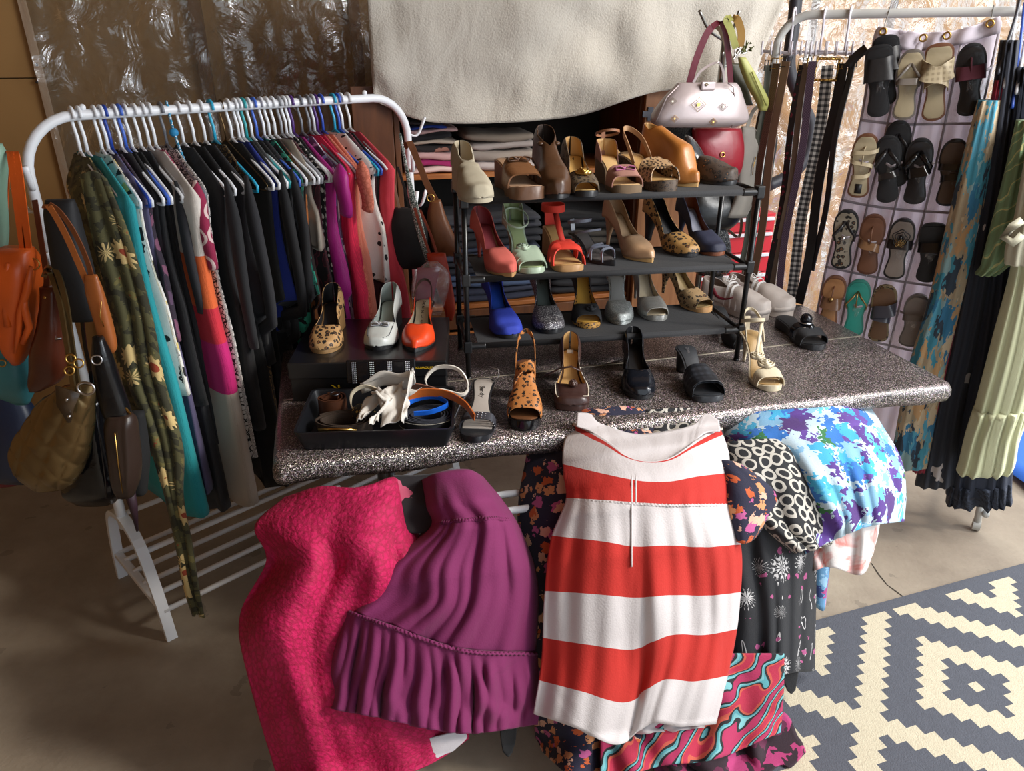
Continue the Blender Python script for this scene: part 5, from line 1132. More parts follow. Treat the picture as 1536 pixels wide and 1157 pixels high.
# bags on the right end of the rack (between the coral dress and the shoe rack)
RY = 2.30
bag('handbag', 'black velvet bag hanging right of the long coral dress', [(312, 592, 628, .5), (340, 588, 640, 1), (390, 592, 642, 1), (402, 600, 636, .5)], RY, .03, LG('black velvet bag', '0f0e11', .8), [([(600, 318), (590, 270), (584, 246, RY+.02)], .007, LG('tan cord', '8a6f5c', .6), 'strap'), ([(616, 318), (606, 280), (596, 250)], .008, LG('black strap', '151416', .5), 'strap')])
bag('handbag', 'second black velvet bag tucked behind the first beside the rack post', [(340, 628, 645, .5), (370, 630, 656, 1), (400, 636, 656, .6)], RY+.05, .03, LG('black velvet bag', '0f0e11', .8))
bag('sequin_scarf', 'silver sequin strap hanging from the right hook of the clothes rack', [(200, 598, 602, .4), (260, 608, 614, .6), (310, 616, 628, .8), (360, 628, 640, 1), (395, 640, 648, .7)], RY-.05, .004, GLI('sequins', ['3c4a44', '7d8a84', 'b8c4be', 'ffffff'], 500), cat='scarf', crump=0)
bag('handbag', 'rust orange bag hanging in front of the black shoe rack post', [(380, 640, 668, .5), (420, 650, 676, 1), (460, 666, 684, 1), (480, 670, 680, .5)], RY-.07, .02, LG('rust leather', 'b0361c', .45), [([(650, 395), (634, 350), (622, 312)], .008, LG('rust strap', '8f3820', .5), 'strap'), ([(660, 395), (646, 352), (630, 315)], .007, LG('rust strap', '8f3820', .5), 'strap')])
COP = LG('cognac leather', '6f4429', .4)
bag('shoulder_bag', 'cognac brown shoulder bag with a buckled strap behind the shoe rack', [(300, 646, 662, .4), (330, 640, 672, .9), (365, 646, 688, 1), (383, 655, 694, .5)], RY+.02, .025, COP, [([(660, 312), (650, 295), (640, 275), (626, 240), (614, 214), (606, 222, RY+.04)], .020, COP, 'strap')], [('ring', 646, 297, RY-.004, .011, .002, GOLD)])
o = bag('vinyl_tote', 'clear vinyl tote with pink panel beside the shoe box', [(392, 640, 656, .5), (410, 622, 674, 1), (440, 618, 672, 1), (472, 620, 662, .6)], 2.16, .014, CLEAR, crump=.003)
blob_mb([(402, 626, 660, .8), (440, 622, 652, 1), (470, 624, 648, .8)], 2.165, .006).build('pink_panel', mat('pink satin', '9a3a54', .4), o)

# ------------------------------------------------------------------ coat tree with bags
CB = .98
ct = thing('coat_stand', 'metal coat stand whose hooks rise in front of the canvas sheet', 'coat stand', (0, 0, 0))
cp0 = at_b(1082, 110, CB); GM = metal('grey coat stand metal', '8f8d88', .35)
MB().tube([(cp0.x, cp0.y, 0), (cp0.x, cp0.y, at_b(1080, 60, CB).z)], .012, 12).build('pole', GM, ct)
for (u, v, db) in ((1049, 16, -.05), (1109, 16, -.04), (1084, 78, -.12), (1115, 60, .06)):
    e = at_b(u, v, CB+db); b_ = V((cp0.x, cp0.y, e.z-.09)); MB().tube([V(cr([tuple(b_), tuple(b_.lerp(e, .6)+V((0, 0, -.02))), tuple(e)], i/10)) for i in range(11)], .005, 8).build('hook', GM, ct)
for a in (0, 120, 240): MB().tube([(cp0.x, cp0.y, .10), (cp0.x+.2*cos(R(a)), cp0.y+.2*sin(R(a)), .01)], .010, 8).build('leg', GM, ct)
def bb(*a, **k): return bag(*a, pl=at_b, **k)
BURG = LG('burgundy leather', '5f1226', .4)
bb('shoulder_bag', 'red leather bag hanging behind the silver clasp bag', [(192, 1040, 1110, .6), (220, 1038, 1113, 1), (250, 1052, 1110, 1), (268, 1078, 1104, .4)], CB-.10, .05, LG('red leather bag', '8a1826', .35),
   [([(1034, 125), (1044, 90), (1058, 55), (1068, 40)], .022, BURG, 'strap'), ([(1068, 40), (1082, 34), (1090, 60), (1096, 125), (1098, 190)], .018, BURG, 'strap')], [('ring', 1084, 232, CB-.155, .008)])
LIME = LG('lime leather', '9a9a55', .5)
o = bb('shoulder_bag', 'lime green shoulder bag hanging at the right of the coat stand', [(86, 1108, 1118, .5), (105, 1112, 1128, .9), (130, 1122, 1142, 1), (150, 1134, 1152, 1), (166, 1140, 1150, .5)], CB-.12, .02, LIME,
   [([(1104, 72), (1096, 45), (1090, 30), (1098, 26)], .022, LIME, 'strap'), ([(1110, 70), (1112, 50), (1106, 30), (1098, 26)], .024, LG('mustard suede', '8a6628', .7), 'strap')],
   [('ring', 1106, 78, CB-.15, .010, .002, SILVER), ('ring', 1116, 76, CB-.15, .009, .002, SILVER)])
MB().tube([at_b(u, v, CB-.145) for u, v in ((1128, 108), (1140, 135), (1150, 158))], .003, 6).build('piping', LIME, o)
for k in range(9): q = at_b(1122+rnd.uniform(-5, 6), 70+rnd.uniform(-9, 8), CB-.15); MB().band([q, q+V((rnd.uniform(-.02, .02), -.01, rnd.uniform(-.025, .02)))], (1, 0, 0), [.008, .002], .001).build('leaf_charm', mat('olive charm', '4a4c20', .6), o)
bb('shoulder_bag', 'olive taupe bag strap arching over the top of the coat stand', [(95, 1090, 1110, .6), (130, 1098, 1120, 1), (158, 1110, 1130, .5)], CB-.05, .025, LG('dark olive', '3a3824', .5), [([(1102, 105), (1090, 70), (1080, 45), (1070, 38)], .014, LG('taupe strap', '6a5844', .5), 'strap')])
bb('shoulder_bag', 'pale grey flap bag hanging at the right of the red bag', [(190, 1112, 1130, .5), (215, 1110, 1146, .9), (240, 1108, 1142, 1), (290, 1104, 1134, 1), (326, 1090, 1118, .6)], CB-.08, .02, LG('warm grey leather', '8f8a82', .6), [([(1118, 200), (1128, 170), (1136, 160)], .012, LG('warm grey leather', '8f8a82', .6), 'strap')], [('seam', [(1134, 235), (1130, 250), (1129, 262)], CB-.105, .0016, GOLD)])
bb('handbag', 'large black fur bag left of the red one on the coat stand', [(186, 992, 1040, .5), (210, 974, 1042, 1), (240, 970, 1040, 1), (262, 980, 1034, .5)], CB-.05, .06, mat('black fur', '0e0e10', .9, 0, None, (200, 1.0, .01), .2, co='obj', vs=60), crump=.006)
bb('handbag', 'big black leather bag hanging low behind the top rack tier', [(285, 1040, 1100, .5), (310, 1030, 1112, 1), (335, 1032, 1098, 1), (350, 1044, 1080, .4)], CB-.02, .06, LG('black soft leather', '141416', .3), crump=.006)
bb('handbag', 'black crinkled patent bag behind the middle rack tier', [(330, 1040, 1086, .5), (360, 1036, 1094, 1), (400, 1040, 1096, 1), (412, 1046, 1090, .5)], CB-.04, .04, mat('crinkled patent', '1a1c1e', .12, 0, None, (45, 1, .02), .2, co='obj'), [([(1092, 345), (1108, 355), (1112, 330), (1104, 312)], .010, LG('brown loop', '4c3c2e', .4), 'strap')], crump=.008)
bb('tote_bag', 'dark grey brown bag hanging behind the bottom rack tier', [(412, 1064, 1084, .6), (440, 1058, 1082, 1), (480, 1046, 1074, .7)], CB-.03, .03, LG('grey brown bag', '3c3734', .5), crump=.006)
bb('tote_bag', 'black bag with grey rope edge right of the pale grey flap bag', [(160, 1140, 1158, .5), (200, 1134, 1164, 1), (250, 1132, 1156, 1), (300, 1128, 1142, .5)], CB+.02, .03, LG('black canvas', '121214', .8), [([(1146, 165), (1156, 164), (1162, 176), (1160, 240), (1150, 300)], .008, mat('grey rope', '7d7668', .9), 'rope_edge')])
# silver clasp bag in front
SB = mat('pearl silver leather', 'a99c9c', .32, .25, None, (40, .15), .08, co='obj', vs=12)
o = bb('handbag', 'pearly silver frame handbag with gold diamond motifs on the coat stand', [(124, 1017, 1104, .35), (132, 1010, 1109, .6), (150, 994, 1114, .9), (170, 980, 1120, 1), (182, 978, 1118, .95), (190, 984, 1104, .6)], CB-.20, .05, SB,
   [([(1040, 124), (1050, 108), (1066, 97), (1078, 94), (1084, 104), (1087, 124)], .007, SB, 'handle')], crump=.0)
MB().tube([at_b(u, v, CB-.235) for u, v in ((984, 182), (1000, 146), (1018, 128))], .0022, 6).build('piping', SB, o)
MB().tube([at_b(u, v, CB-.235) for u, v in ((1098, 192), (1104, 160), (1100, 130), (1092, 125))], .0022, 6).build('piping', SB, o)
MB().box(at_b(1062, 129, CB-.232), (.050, .012, .026), RZ).build('clasp_flap', SB, o, bev=.005, smooth=False)
for (u, v, r, nm) in ((1048, 157, .026, 'studded_diamond'), (1009, 152, .014, 'diamond'), (1085, 160, .016, 'diamond'), (1012, 178, .013, 'gold_diamond'), (1070, 183, .014, 'gold_diamond'), (1060, 127, .006, 'diamond')):
    # find the front surface depth of the bag there
    p = at_b(u, v, CB-.252 if v > 140 else CB-.24); mb = MB(); fx, fz = E1*r, UP*r*.8
    for s_ in (1, .62): mb.tube([p+fx*s_, p+fz*s_, p-fx*s_, p-fz*s_], .0009, 5, closed=True)
    mb.box(p, (r*.4, .001, r*.35), RZ); mb.build(nm, GOLD if 'gold' in nm or 'stud' in nm else metal('champagne', 'b0a690'), o, smooth=False)
# ------------------------------------------------------------------ right-hand rack
RA, RB_ = V((.884, 2.70, 0)), V((1.72, 2.24, 0)); RD = (RB_-RA).normalized(); RN = V((RD.y, -RD.x, 0)); RN = RN if RN.y < 0 else -RN; RH = 1.685
def at_r(u, v, d): return at_pl(u, v, RA+RN*d, RN)      # plane parallel to the rail, d towards us
rr = thing('garment_rack', 'grey white tubular rolling rack at the right carrying belts and the shoe organizer', 'clothes rack', (0, 0, 0))
GP = mat('grey white enamel', 'b9b9b6', .35, 0, None, None, .03, co='obj')
P_ = [RA+UP*.10, RA+UP*.8, RA+UP*(RH-.12)]+[RA+RD*(.10-.10*cos(R(a)))+UP*(RH-.10+.10*sin(R(a))) for a in range(15, 91, 15)]+[RB_+RD*(-.10+.10*sin(R(a)))+UP*(RH-.10+.10*cos(R(a))) for a in range(0, 91, 15)]+[RB_+UP*.8, RB_+UP*.10]
MB().tube(P_, .0135, 12).build('top_bar', GP, rr)
for e in (RA, RB_):
    MB().tube([e-RN*.22+UP*.09, e+RN*.0+UP*.105, e+RN*.04+UP*.105, e+RN*.10+UP*.09], .012, 10).build('base_bar', GP, rr)
wf = at_z(1462, 795, .0); 
for c in (wf+UP*.022, RA+RN*.10+UP*.022, RA-RN*.22+UP*.022, wf-RN*.40+UP*.022):
    w_ = MB().tube([c-RD*.012, c+RD*.012], .021, 16); w_.tube([c-RD*.014, c+RD*.014], .006, 8); w_.build('wheel', mat('wheel plastic', 'b0aca4', .4), rr, sharp=40)
    MB().tube([c, c+UP*.06+(V((1, 0, 0))*.0)], .008, 8).build('stem', GP, rr)
lg = MB().tube([wf+UP*.03, at_r(1474, 745, .10)], .012, 12); lg.build('leg', GP, rr)
MB().tube([wf+UP*.06, RB_+UP*.105], .012, 10).build('base_bar', GP, rr)
# belts
BELTS = [
 (1152, 'leather strap belt', '3a3a2c', None, .018, 395, 'dark olive leather belt, the first from the left end of the rail'),
 (1163, '', '4a3226', {'k': 'check', 's': 120, 'mid': '5a3a2c', 'c': '3c261c'}, .026, 470, 'red brown braided leather belt near the left end of the rail'),
 (1177, '', '6f5442', None, .028, 480, 'plain tan leather belt third from the left on the rail'),
 (1203, '', '1a1618', {'k': 'floral', 's': 70, 'pal': ['7a1c34', '1a1618', '1a1618'], 'r': .4}, .022, 470, 'black and crimson patterned belt left of the plum woven one'),
 (1212, '', '6a5a4c', None, .020, 478, 'taupe leather belt between two patterned belts'),
 (1222, '', '3a2a38', {'k': 'weave', 's': 60, 'c': '6a5468'}, .024, 478, 'plum woven belt left of the gingham one'),
 (1243, '', '17161a', {'k': 'check', 's': 55, 'mid': '6d6a68', 'c': 'c8c4be'}, .036, 492, 'black and white gingham belt with a wide gold buckle'),
 (1262, '', '121216', None, .032, 460, 'wide black belt right of the gingham one'),
 (1276, '', '17181c', None, .020, 410, 'narrow black leather belt nearest the shoe organizer')]
for k, (u, _, col, pt, w, vb, lb) in enumerate(BELTS):
    dp = .02+.012*(k % 3); top = at_r(u, 98-(k % 3)*3, dp); zb_ = TZ+.03 if vb > 460 else TZ+.22; o = thing('belt', lb, 'belt', top)
    Lb = top.z-at_r(u-30, vb, dp).z; m = mat('belt '+lb[:20], col, .45, 0, pt, (80, .2), .1)
    P_ = [(RD*(.006*sin(i*.35+k))+RN*(.008*sin(i*.25+k*1.3)))+UP*(-Lb*i/26) for i in range(27)]
    wv = RD.copy(); wv.rotate(Matrix.Rotation(rnd.uniform(-.5, .5), 3, 'Z')); MB().band(P_, wv, w, .004).build('strap', m, o, sharp=45)
    if k == 6:
        mb = MB(); c_ = P_[0]+RN*.006-UP*.012; hx, hz = RD*.034, UP*.032
        mb.tube([c_+hx+hz, c_-hx+hz, c_-hx-hz, c_+hx-hz], .0045, 8, closed=True, flat=1.4)
        for i in range(24): q = i/24*4; s_ = int(q); f = q-s_; cs_ = [c_+hx+hz, c_-hx+hz, c_-hx-hz, c_+hx-hz]; mb.ball(cs_[s_].lerp(cs_[(s_+1) % 4], f)+RN*.004, .003, n=6)
        mb.build('buckle', GOLD, o)
    else:
        mb = MB(); c_ = P_[0]; hx, hz = RD*(w*.62), UP*.016; mb.tube([c_+hx+hz, c_-hx+hz, c_-hx-hz, c_+hx-hz], .0022, 6, closed=True); mb.tube([c_+hz, c_-hz], .0018, 6); mb.build('buckle', GOLD if k % 2 else DARKMET, o)
for k, u in enumerate((1190, 1236, 1274)):
    c_ = at_r(u, 34, 0); s_ = (V((c_.x, c_.y, 0))-RA).dot(RD); q = RA+RD*s_+UP*(RH-.013)
    o = thing('belt_hanger', ['pale plastic belt hanger at the left end of the right rack', 'pale plastic belt hanger in the middle of the hanging belts', 'pale plastic belt hanger carrying the gingham belt'][k], 'hanger', q); PL = mat('pale lilac plastic', 'c9c4cc', .35, 0, None, None, .02, co='obj')
    MB().tube([RN*(.020*sin(R(a)))+UP*(.012+.021*cos(R(a))) for a in range(-110, 151, 20)]+[UP*-.03, UP*-.10], .005, 8, flat=.7).build('hook', PL, o)
    MB().tube([UP*-.095-RD*.085, UP*-.10, UP*-.095+RD*.085], .005, 8).build('cross_arm', PL, o)
    for x in (-.085, -.055, -.025, .025, .055, .085): MB().tube([RD*x+UP*-.097, RD*x+RN*.02+UP*-.105, RD*x+RN*.024+UP*-.085, RD*x+RN*.022+UP*-.065], .0035, 6).build('peg', PL, o)
o = thing('belt_strap', 'loose dark grey strap end sticking out beside the gingham buckle', 'strap', (0, 0, 0)); mb = MB(); strap(mb, [(1272, 100), (1284, 85), (1300, 72)], .04, .028, .003, pl=at_r, wv=(0, 0, 1)); mb.build('strap', LG('dark grey strap', '2c2a2c', .5), o)
# ---- hanging shoe organizer
OG = .055
WN = mat('white organizer fabric', 'efe8ee', .8, 0, None, (150, .15), .05, crease=.3)
_n = NT(WN.node_tree); _p = _n.n['Principled BSDF']; _t = _n.new('ShaderNodeBsdfTranslucent', {'Color': rgb('f2ecf2')}).outputs[0]; _n.l.new(_n.new('ShaderNodeMixShader', {0: .45, 1: _p.outputs[0], 2: _t}).outputs[0], _n.n['Material Output'].inputs[0])   # thin cloth lets light through
TR = mat('grey organizer trim', 'a89ea4', .7)
og = thing('shoe_organizer', 'white hanging shoe organizer with rows of clear pockets at the right', 'shoe organizer', (0, 0, 0))
octl = [[(1318, 40), (1380, 48), (1440, 44), (1500, 24)], [(1309, 62), (1365, 76), (1425, 70), (1500, 50)], [(1290, 180), (1345, 186), (1402, 186), (1470, 185)], [(1262, 300), (1314, 310), (1372, 316), (1440, 320)], [(1238, 400), (1290, 411), (1344, 421), (1408, 430)], [(1220, 490), (1270, 503), (1320, 515), (1385, 530)], [(1205, 560), (1252, 576), (1300, 590), (1360, 606)], [(1190, 640), (1235, 652), (1282, 664), (1340, 680)]]
def opt(s, t, d=OG):
    line = [cr(r, s) for r in octl]; u, v = cr(line, t); return at_r(u, v, d)
mb = MB(); mb.grid([[opt(j/40, i/60, OG+.008*sin(j*.9)+.006*sin(i*.5+j*.2)) for j in range(41)] for i in range(61)]); mb.build('panel', WN, og, solid=.002)
mb = MB(); mb.grid([[opt(j/30, i/10/7.0, OG+.012+.008*sin(j*.9)) for j in range(31)] for i in range(11)]); mb.build('header', mat('lilac header', 'ccc2cc', .7, crease=.4), og, solid=.002)
for s_ in (.06, .40, .60, .92): p = opt(s_, .07, OG+.022); MB().torus(p, .009, .003, RN).build('eyelet', GOLD, og)
for s_ in (.06, .92): p = opt(s_, .07, OG+.022); c_ = V((p.x, p.y, 0)); q = RA+RD*((c_-RA).dot(RD))+UP*RH; MB().tube([p, p+UP*.02-RN*.01, q+RN*.018, q+UP*.017, q-RN*.016], .0016, 6).build('hook', GM, og)
ROWT = [1.0/7, 2/7, 3/7, 4/7, 5/7, 6/7, 1.0]
for r_ in range(1, 7): 
    mb = MB(); P_ = [opt(j/20, ROWT[r_], OG+.014) for j in range(21)]; mb.band(P_, UP, .008, .002); mb.build('row_seam', TR, og)
for c_ in range(5):
    mb = MB(); P_ = [opt(c_/4*.98+.01, .14+.86*j/20, OG+.014) for j in range(21)]; mb.band(P_, RD, .007, .002); mb.build('column_seam', TR, og)
def sandal(name, label, s_, t_, L, ang, insm, solem, wb=.042, straps=(), toe='round', d=.05, extra=None, kind='flat', H=.004, hang=0):
    """a flat sandal standing in its pocket, toe up, footbed towards us"""
    s = Shoe(L=L, H=H, p=.010, toe=toe, wb=wb, wh=.030, kind='flat'); o = thing(name, label, 'sandal')
    base = opt(s_, t_, OG+d); up = (opt(s_, t_-.05, OG)-opt(s_, t_+.05, OG)).normalized(); up = UP.copy()
    x_ = RD*-1; m_ = Matrix.Rotation(ang, 3, RN); yv = m_ @ up; xv = m_ @ (RD); zv = xv.cross(yv)
    if zv.dot(RN) < 0: xv = -xv; zv = -zv
    M = Matrix(((xv.x, yv.x, zv.x, base.x), (xv.y, yv.y, zv.y, base.y), (xv.z, yv.z, zv.z, base.z), (0, 0, 0, 1))); o.matrix_world = M @ Matrix.Translation((0, -L*.35, 0))
    s.sole(o, solem); s.insole(o, insm)
    for st in straps:
        if st[0] == 'x': s.strap(o, st[1], st[2], st[3], st[4], st[5], .0022)
        elif st[0] == 't': MB().tube([(0, .80*L, s.fb(.8)), (0, .76*L, s.fb(.76)+.022), (.0, .55*L, s.fb(.55)+.03)], .004, 8, flat=.6).build('toe_post', st[1], o)
        elif st[0] == 'v':
            for sg in (-1, 1): MB().tube([(0, .80*L, s.fb(.8)), (sg*.012, .72*L, s.fb(.7)+.022), (sg*.033, .58*L, s.fb(.55)+.018), (sg*(s.w(.48)+.002), .48*L, s.fb(.5))], st[2], 8, flat=.5).build('thong_strap', st[1], o)
        elif st[0] == 'r': s.flower(o, st[1], st[2], .03, st[3])
        elif st[0] == 'b': MB().ball((0, st[2]*L, s.fb(st[2])+.028), st[3], n=10).build('jewel', st[1], o)
        elif st[0] == 'l': MB().box((0, .14*L, s.fb(.14)+.003), (.020, .030, .001)).build('label_patch', st[1], o)
    return o
lb = LG; c = LEO
def xs(m, *a): return [('x', m)+q for q in a]
k1, gd, bl, br, cr_, pw = lb('sandal black', '17171a', .5), metal('sandal gold', 'a98a5c', .35), lb('sandal dark', '1c1a1c', .3), lb('sandal brown', '6d4630', .45), lb('sandal cream', 'a89a7d', .6), lb('sandal pewter', '6d6660', .3)
SD_ = [ # row t, col s, label, insole, sole, straps, ang, L, toe
 (0, 0, 'pair of plain black flat slides in the top left pocket', k1, k1, xs(k1, (.66, .03, .07, 0)), .18, .25, 'square'),
 (0, 1, 'taupe sandal with a rhinestone buckle strap in the top row', cr_, pw, xs(pw, (.55, .03, .02, 0))+[('v', pw, .004)], .05, .24, 'round'),
 (0, 2, 'cream woven leather slide in the top row', cr_, br, xs(mat('woven cream', 'a89a7d', .6, 0, {'k': 'check', 's': 70, 'mid': 'a3957a', 'c': '8a7c62', 'co': 'obj'}), (.60, .036, .05, .22), (.60, .038, .05, -.22)), .12, .26, 'square'),
 (0, 3, 'black sandal with wine red knotted strap in the top right pocket', bl, k1, xs(lb('wine suede', '4a1626', .8), (.60, .034, .04, 0))+[('t', lb('wine suede', '4a1626', .8))], .18, .24, 'round'),
 (1, 0, 'beige gladiator sandal with crossed straps in the second row', cr_, br, xs(cr_, (.72, .03, .012, .1), (.55, .034, .012, -.12), (.35, .036, .012, .08))+[('t', cr_), ('l', k1)], .02, .24, 'round'),
 (1, 1, 'pair of black thong sandals with glitter straps in the second row', k1, k1, [('v', bl, .006)]+xs(bl, (.42, .034, .02, .1)), .18, .25, 'round'),
 (1, 2, 'glossy black toe post sandal in the second row', bl, k1, [('v', lb('gloss sandal', '101012', .1), .008)]+xs(lb('gloss sandal', '101012', .1), (.5, .034, .03, .15)), .10, .24, 'round'),
 (1, 3, 'dark brown buckled sandal beside the peacock print garment', lb('umber insole', '54402f', .6), bl, xs(bl, (.6, .03, .02, 0), (.45, .034, .02, .1)), .08, .24, 'round'),
 (2, 0, 'dark sandal with pebble print insole in the third row', LEO('pebble insole', '8a8070', 60), k1, [('v', bl, .005), ('b', SILVER, .55, .008)], .06, .24, 'round'),
 (2, 1, 'brown toe post sandal with bow strap in the third row', br, lb('brown sandal sole', '5a3420', .6), [('t', br)]+xs(lb('bronze strap', '7a5a40', .25), (.5, .034, .026, -.15)), .06, .24, 'round'),
 (2, 2, 'silver footbed sandal with black beaded flower in the third row', lb('silver footbed', '8c8078', .3), bl, [('r', bl, .72, .024), ('r', gd, .64, .014)]+xs(bl, (.6, .034, .03, 0)), .02, .24, 'round'),
 (2, 3, 'plain black sandal at the right end of the third row', k1, k1, xs(bl, (.62, .034, .03, .05)), .08, .23, 'square'),
 (3, 0, 'tan sandal with gold beaded strap in the fourth row', lb('tan footbed', 'a5754c', .5), br, [('t', br), ('b', gd, .6, .009)]+xs(lb('beaded gold', '6a4a34', .3), (.52, .034, .04, 0)), -.02, .23, 'round'),
 (3, 1, 'turquoise sandal with twisted gold toe strap in the fourth row', lb('turquoise footbed', '2f9384', .5), lb('turquoise edge', '2f7d70', .5), [('t', gd), ('v', gd, .003)], .06, .24, 'round'),
 (3, 2, 'leopard print heeled sandal with dark strap in the fourth row', lb('walnut footbed', '6b4c34', .5), LEO('leopard footbed', '7a6a4c', 70), xs(lb('slate strap', '3c3c44', .3), (.58, .036, .04, .15), (.48, .036, .03, -.1)), .04, .24, 'round'),
 (3, 3, 'silver sandal half hidden by the peacock print garment', lb('silver footbed', '8c8078', .3), pw, xs(pw, (.6, .034, .02, .1)), .0, .22, 'round')]
CLT = film('pocket vinyl', .05, 'ffffff', .06, .30, 14.0)
for (r_, c_, lbl, im, sm_, st, ang, L, toe) in SD_:
    s_ = .125+.25*c_; t_ = [.235, .378, .522, .662][r_]
    sandal('sandal', lbl, s_, t_, L*.82, ang, im, sm_, .037, st, toe)
sandal('sandal', 'black slide nested behind its pair in the top left pocket', .17, .215, .20, .18, k1, k1, .036, xs(k1, (.66, .03, .07, 0)), 'square', d=.022)
sandal('sandal', 'black thong sandal nested behind its pair in the second row', .42, .352, .20, .15, k1, k1, .036, [('v', bl, .005)], 'round', d=.022)
for r_ in range(4):
    for c_ in range(4):
        s0, s1 = c_/4+.01, c_/4+.24; ta, tb = ROWT[r_]+.062, ROWT[r_+1]-.002
        rows = []
        for i in range(11):
            t = ta+(tb-ta)*i/10; row = []
            for j in range(13):
                q = j/12; bul = .060*sin(pi*q)**.6*(1-.75*(i/10)**3)
                row.append(opt(s0+(s1-s0)*q, t-(.010*(1-abs(2*q-1)) if i == 0 else 0)*-1, OG+.012+bul+.003*sin(j*2+i*1.3+r_)))
            rows.append(row)
        pk = MB().grid(rows).build('clear_pocket', CLT, og)
        MB().band(rows[0], UP, .007, .0025).build('pocket_edge', TR, pk)
# a few upper empty pockets of the bottom rows stay plain fabric
# ---- garments on the right rack (seen edge-on)
def rg(name, label, rows, d, thick, m, cat='clothes', wav=.12, wf=7, seed=0, **k):
    o = thing(name, label, cat, (0, 0, 0)); blob_mb(rows, d, thick, pl=at_r, nv=30, n=46, ex=.85, wav=wav, wf=wf, seed=seed, **k).build('body', m, o); return o
PEA = cloth('peacock print', '9a8a70', {'k': 'floral', 's': (34, 12, 1), 'pal': ['2d6a8c', 'a08e72', '3a8296', 'b8a588', '7f9c9e', '2a3644', 'b08a60', '4a90a8'], 'warp': 1.6, 'r': .75, 'ws': 2})
rg('print_dress', 'blue and sand peacock feather print dress beside the shoe organizer', [(150, 1466, 1502), (250, 1440, 1486), (350, 1416, 1468), (450, 1392, 1444), (560, 1360, 1418), (700, 1334, 1392)], .18, .035, PEA, 'dress', seed=1)
rg('red_dress', 'crimson printed dress showing as a strip right of the peacock print one', [(120, 1492, 1508), (300, 1456, 1476), (450, 1426, 1444), (600, 1398, 1412), (705, 1368, 1392)], .165, .03, cloth('crimson print', '8c1c34', {'k': 'floral', 's': 14, 'pal': ['8c1c34', 'a02c5c', '701428'], 'r': .5}), 'dress')
BFL = cloth('navy white floral print', '20232e', {'k': 'floral', 's': 8, 'pal': ['20232e', '20232e', 'b5aca8', '20232e', 'a89e9a'], 'r': .32, 'warp': 1.0, 'ws': 2})
rg('floral_dress', 'black dress with white trailing flower print at the right', [(60, 1500, 1530), (200, 1478, 1514), (350, 1452, 1496), (500, 1424, 1470), (600, 1400, 1448), (725, 1372, 1432)], .15, .045, BFL, 'dress', wav=.2)
NVY = cloth('navy crinkle', '252a38')
rg('long_skirt', 'long navy pleated skirt with a ruffled lace hem at the right', [(100, 1520, 1560), (300, 1492, 1545), (450, 1474, 1540), (600, 1446, 1530), (700, 1424, 1520), (738, 1418, 1518)], .13, .06, NVY, 'skirt', wav=.25, wf=11)
o = rg('lace_trim', 'dark ruffled lace hem under the navy pleated skirt', [(722, 1424, 1518), (740, 1420, 1518), (752, 1418, 1519)], .13, .065, cloth('navy lace', '1c202a', {'k': 'lace', 's': 60, 'c': '3a4050'}), 'skirt', wav=.4, wf=16)
GRN = cloth('green leaf print', '6e8662', {'k': 'wave', 's': 6, 'pal': ['6e8662', '6e8662', '6e8662', 'b8b47c', '7d9a72', '6e8662'], 'warp': .6, 'dist': 3.0, 'dir': 'DIAGONAL'})
rg('leaf_print_blouse', 'green and cream leaf print top at the right edge', [(180, 1524, 1570), (260, 1506, 1560), (330, 1488, 1550), (385, 1474, 1530), (400, 1470, 1512), (410, 1462, 1500)], .24, .04, GRN, wav=.2)
YEL_ = cloth('pale yellow satin', 'c9cba4', None, rough=.5, sheen=.3)
o = rg('yellow_gown', 'long pale yellow satin gown hanging at the right edge', [(330, 1522, 1580), (400, 1516, 1580), (500, 1490, 1575), (600, 1464, 1552), (660, 1448, 1530), (692, 1440, 1524), (700, 1436, 1520)], .27, .055, YEL_, 'dress', wav=.22, wf=9)
blob_mb([(612, 1460, 1540), (650, 1448, 1530), (692, 1438, 1524), (704, 1434, 1518)], .275, .066, pl=at_r, nv=14, n=46, wav=.25, wf=9).build('hem_flounce', YEL_, o)
o = rg('cream_jacket', 'cream satin top with a bow above the pale yellow gown', [(230, 1538, 1580), (330, 1520, 1580), (370, 1508, 1575), (395, 1506, 1570)], .31, .04, cloth('cream satin', 'b8b39c', None, rough=.45), wav=.15)
MB().band([at_r(u, v, .36) for u, v in ((1534, 330), (1518, 340), (1506, 356), (1520, 364), (1534, 352))], (0, 0, 1), .022, .006).build('bow', cloth('cream satin', 'b8b39c', None, rough=.45), o)
for k, (u0, v0, u1, v1, col, lbl) in enumerate(((1528, 5, 1508, 120, 'c4c4c8', 'white hanger end nearest the organizer on the right rack'), (1536, 20, 1520, 150, '2a4a9c', 'blue hanger end at the upper right edge'), (1542, 40, 1526, 130, 'b8b8bc', 'white hanger end at the far upper right edge'), (1534, -8, 1500, 100, '3a3c44', 'dark hanger end at the far upper right'))):
    o = thing('clothes_hanger', lbl, 'hanger', (0, 0, 0)); m = plastic('hanger '+col, col)
    P_ = [at_r(u0, v0, .02), at_r(u0+1, v0-14, .05), at_r(u0+(u1-u0)*.3, v0+(v1-v0)*.3, .09), at_r(u1, v1, .19), at_r(u1-1, v1+10, .185), at_r(u1+6, v1+8, .16)]
    MB().tube([V(cr([tuple(p) for p in P_], i/30)) for i in range(31)], .0045, 8).build('frame', m, o)
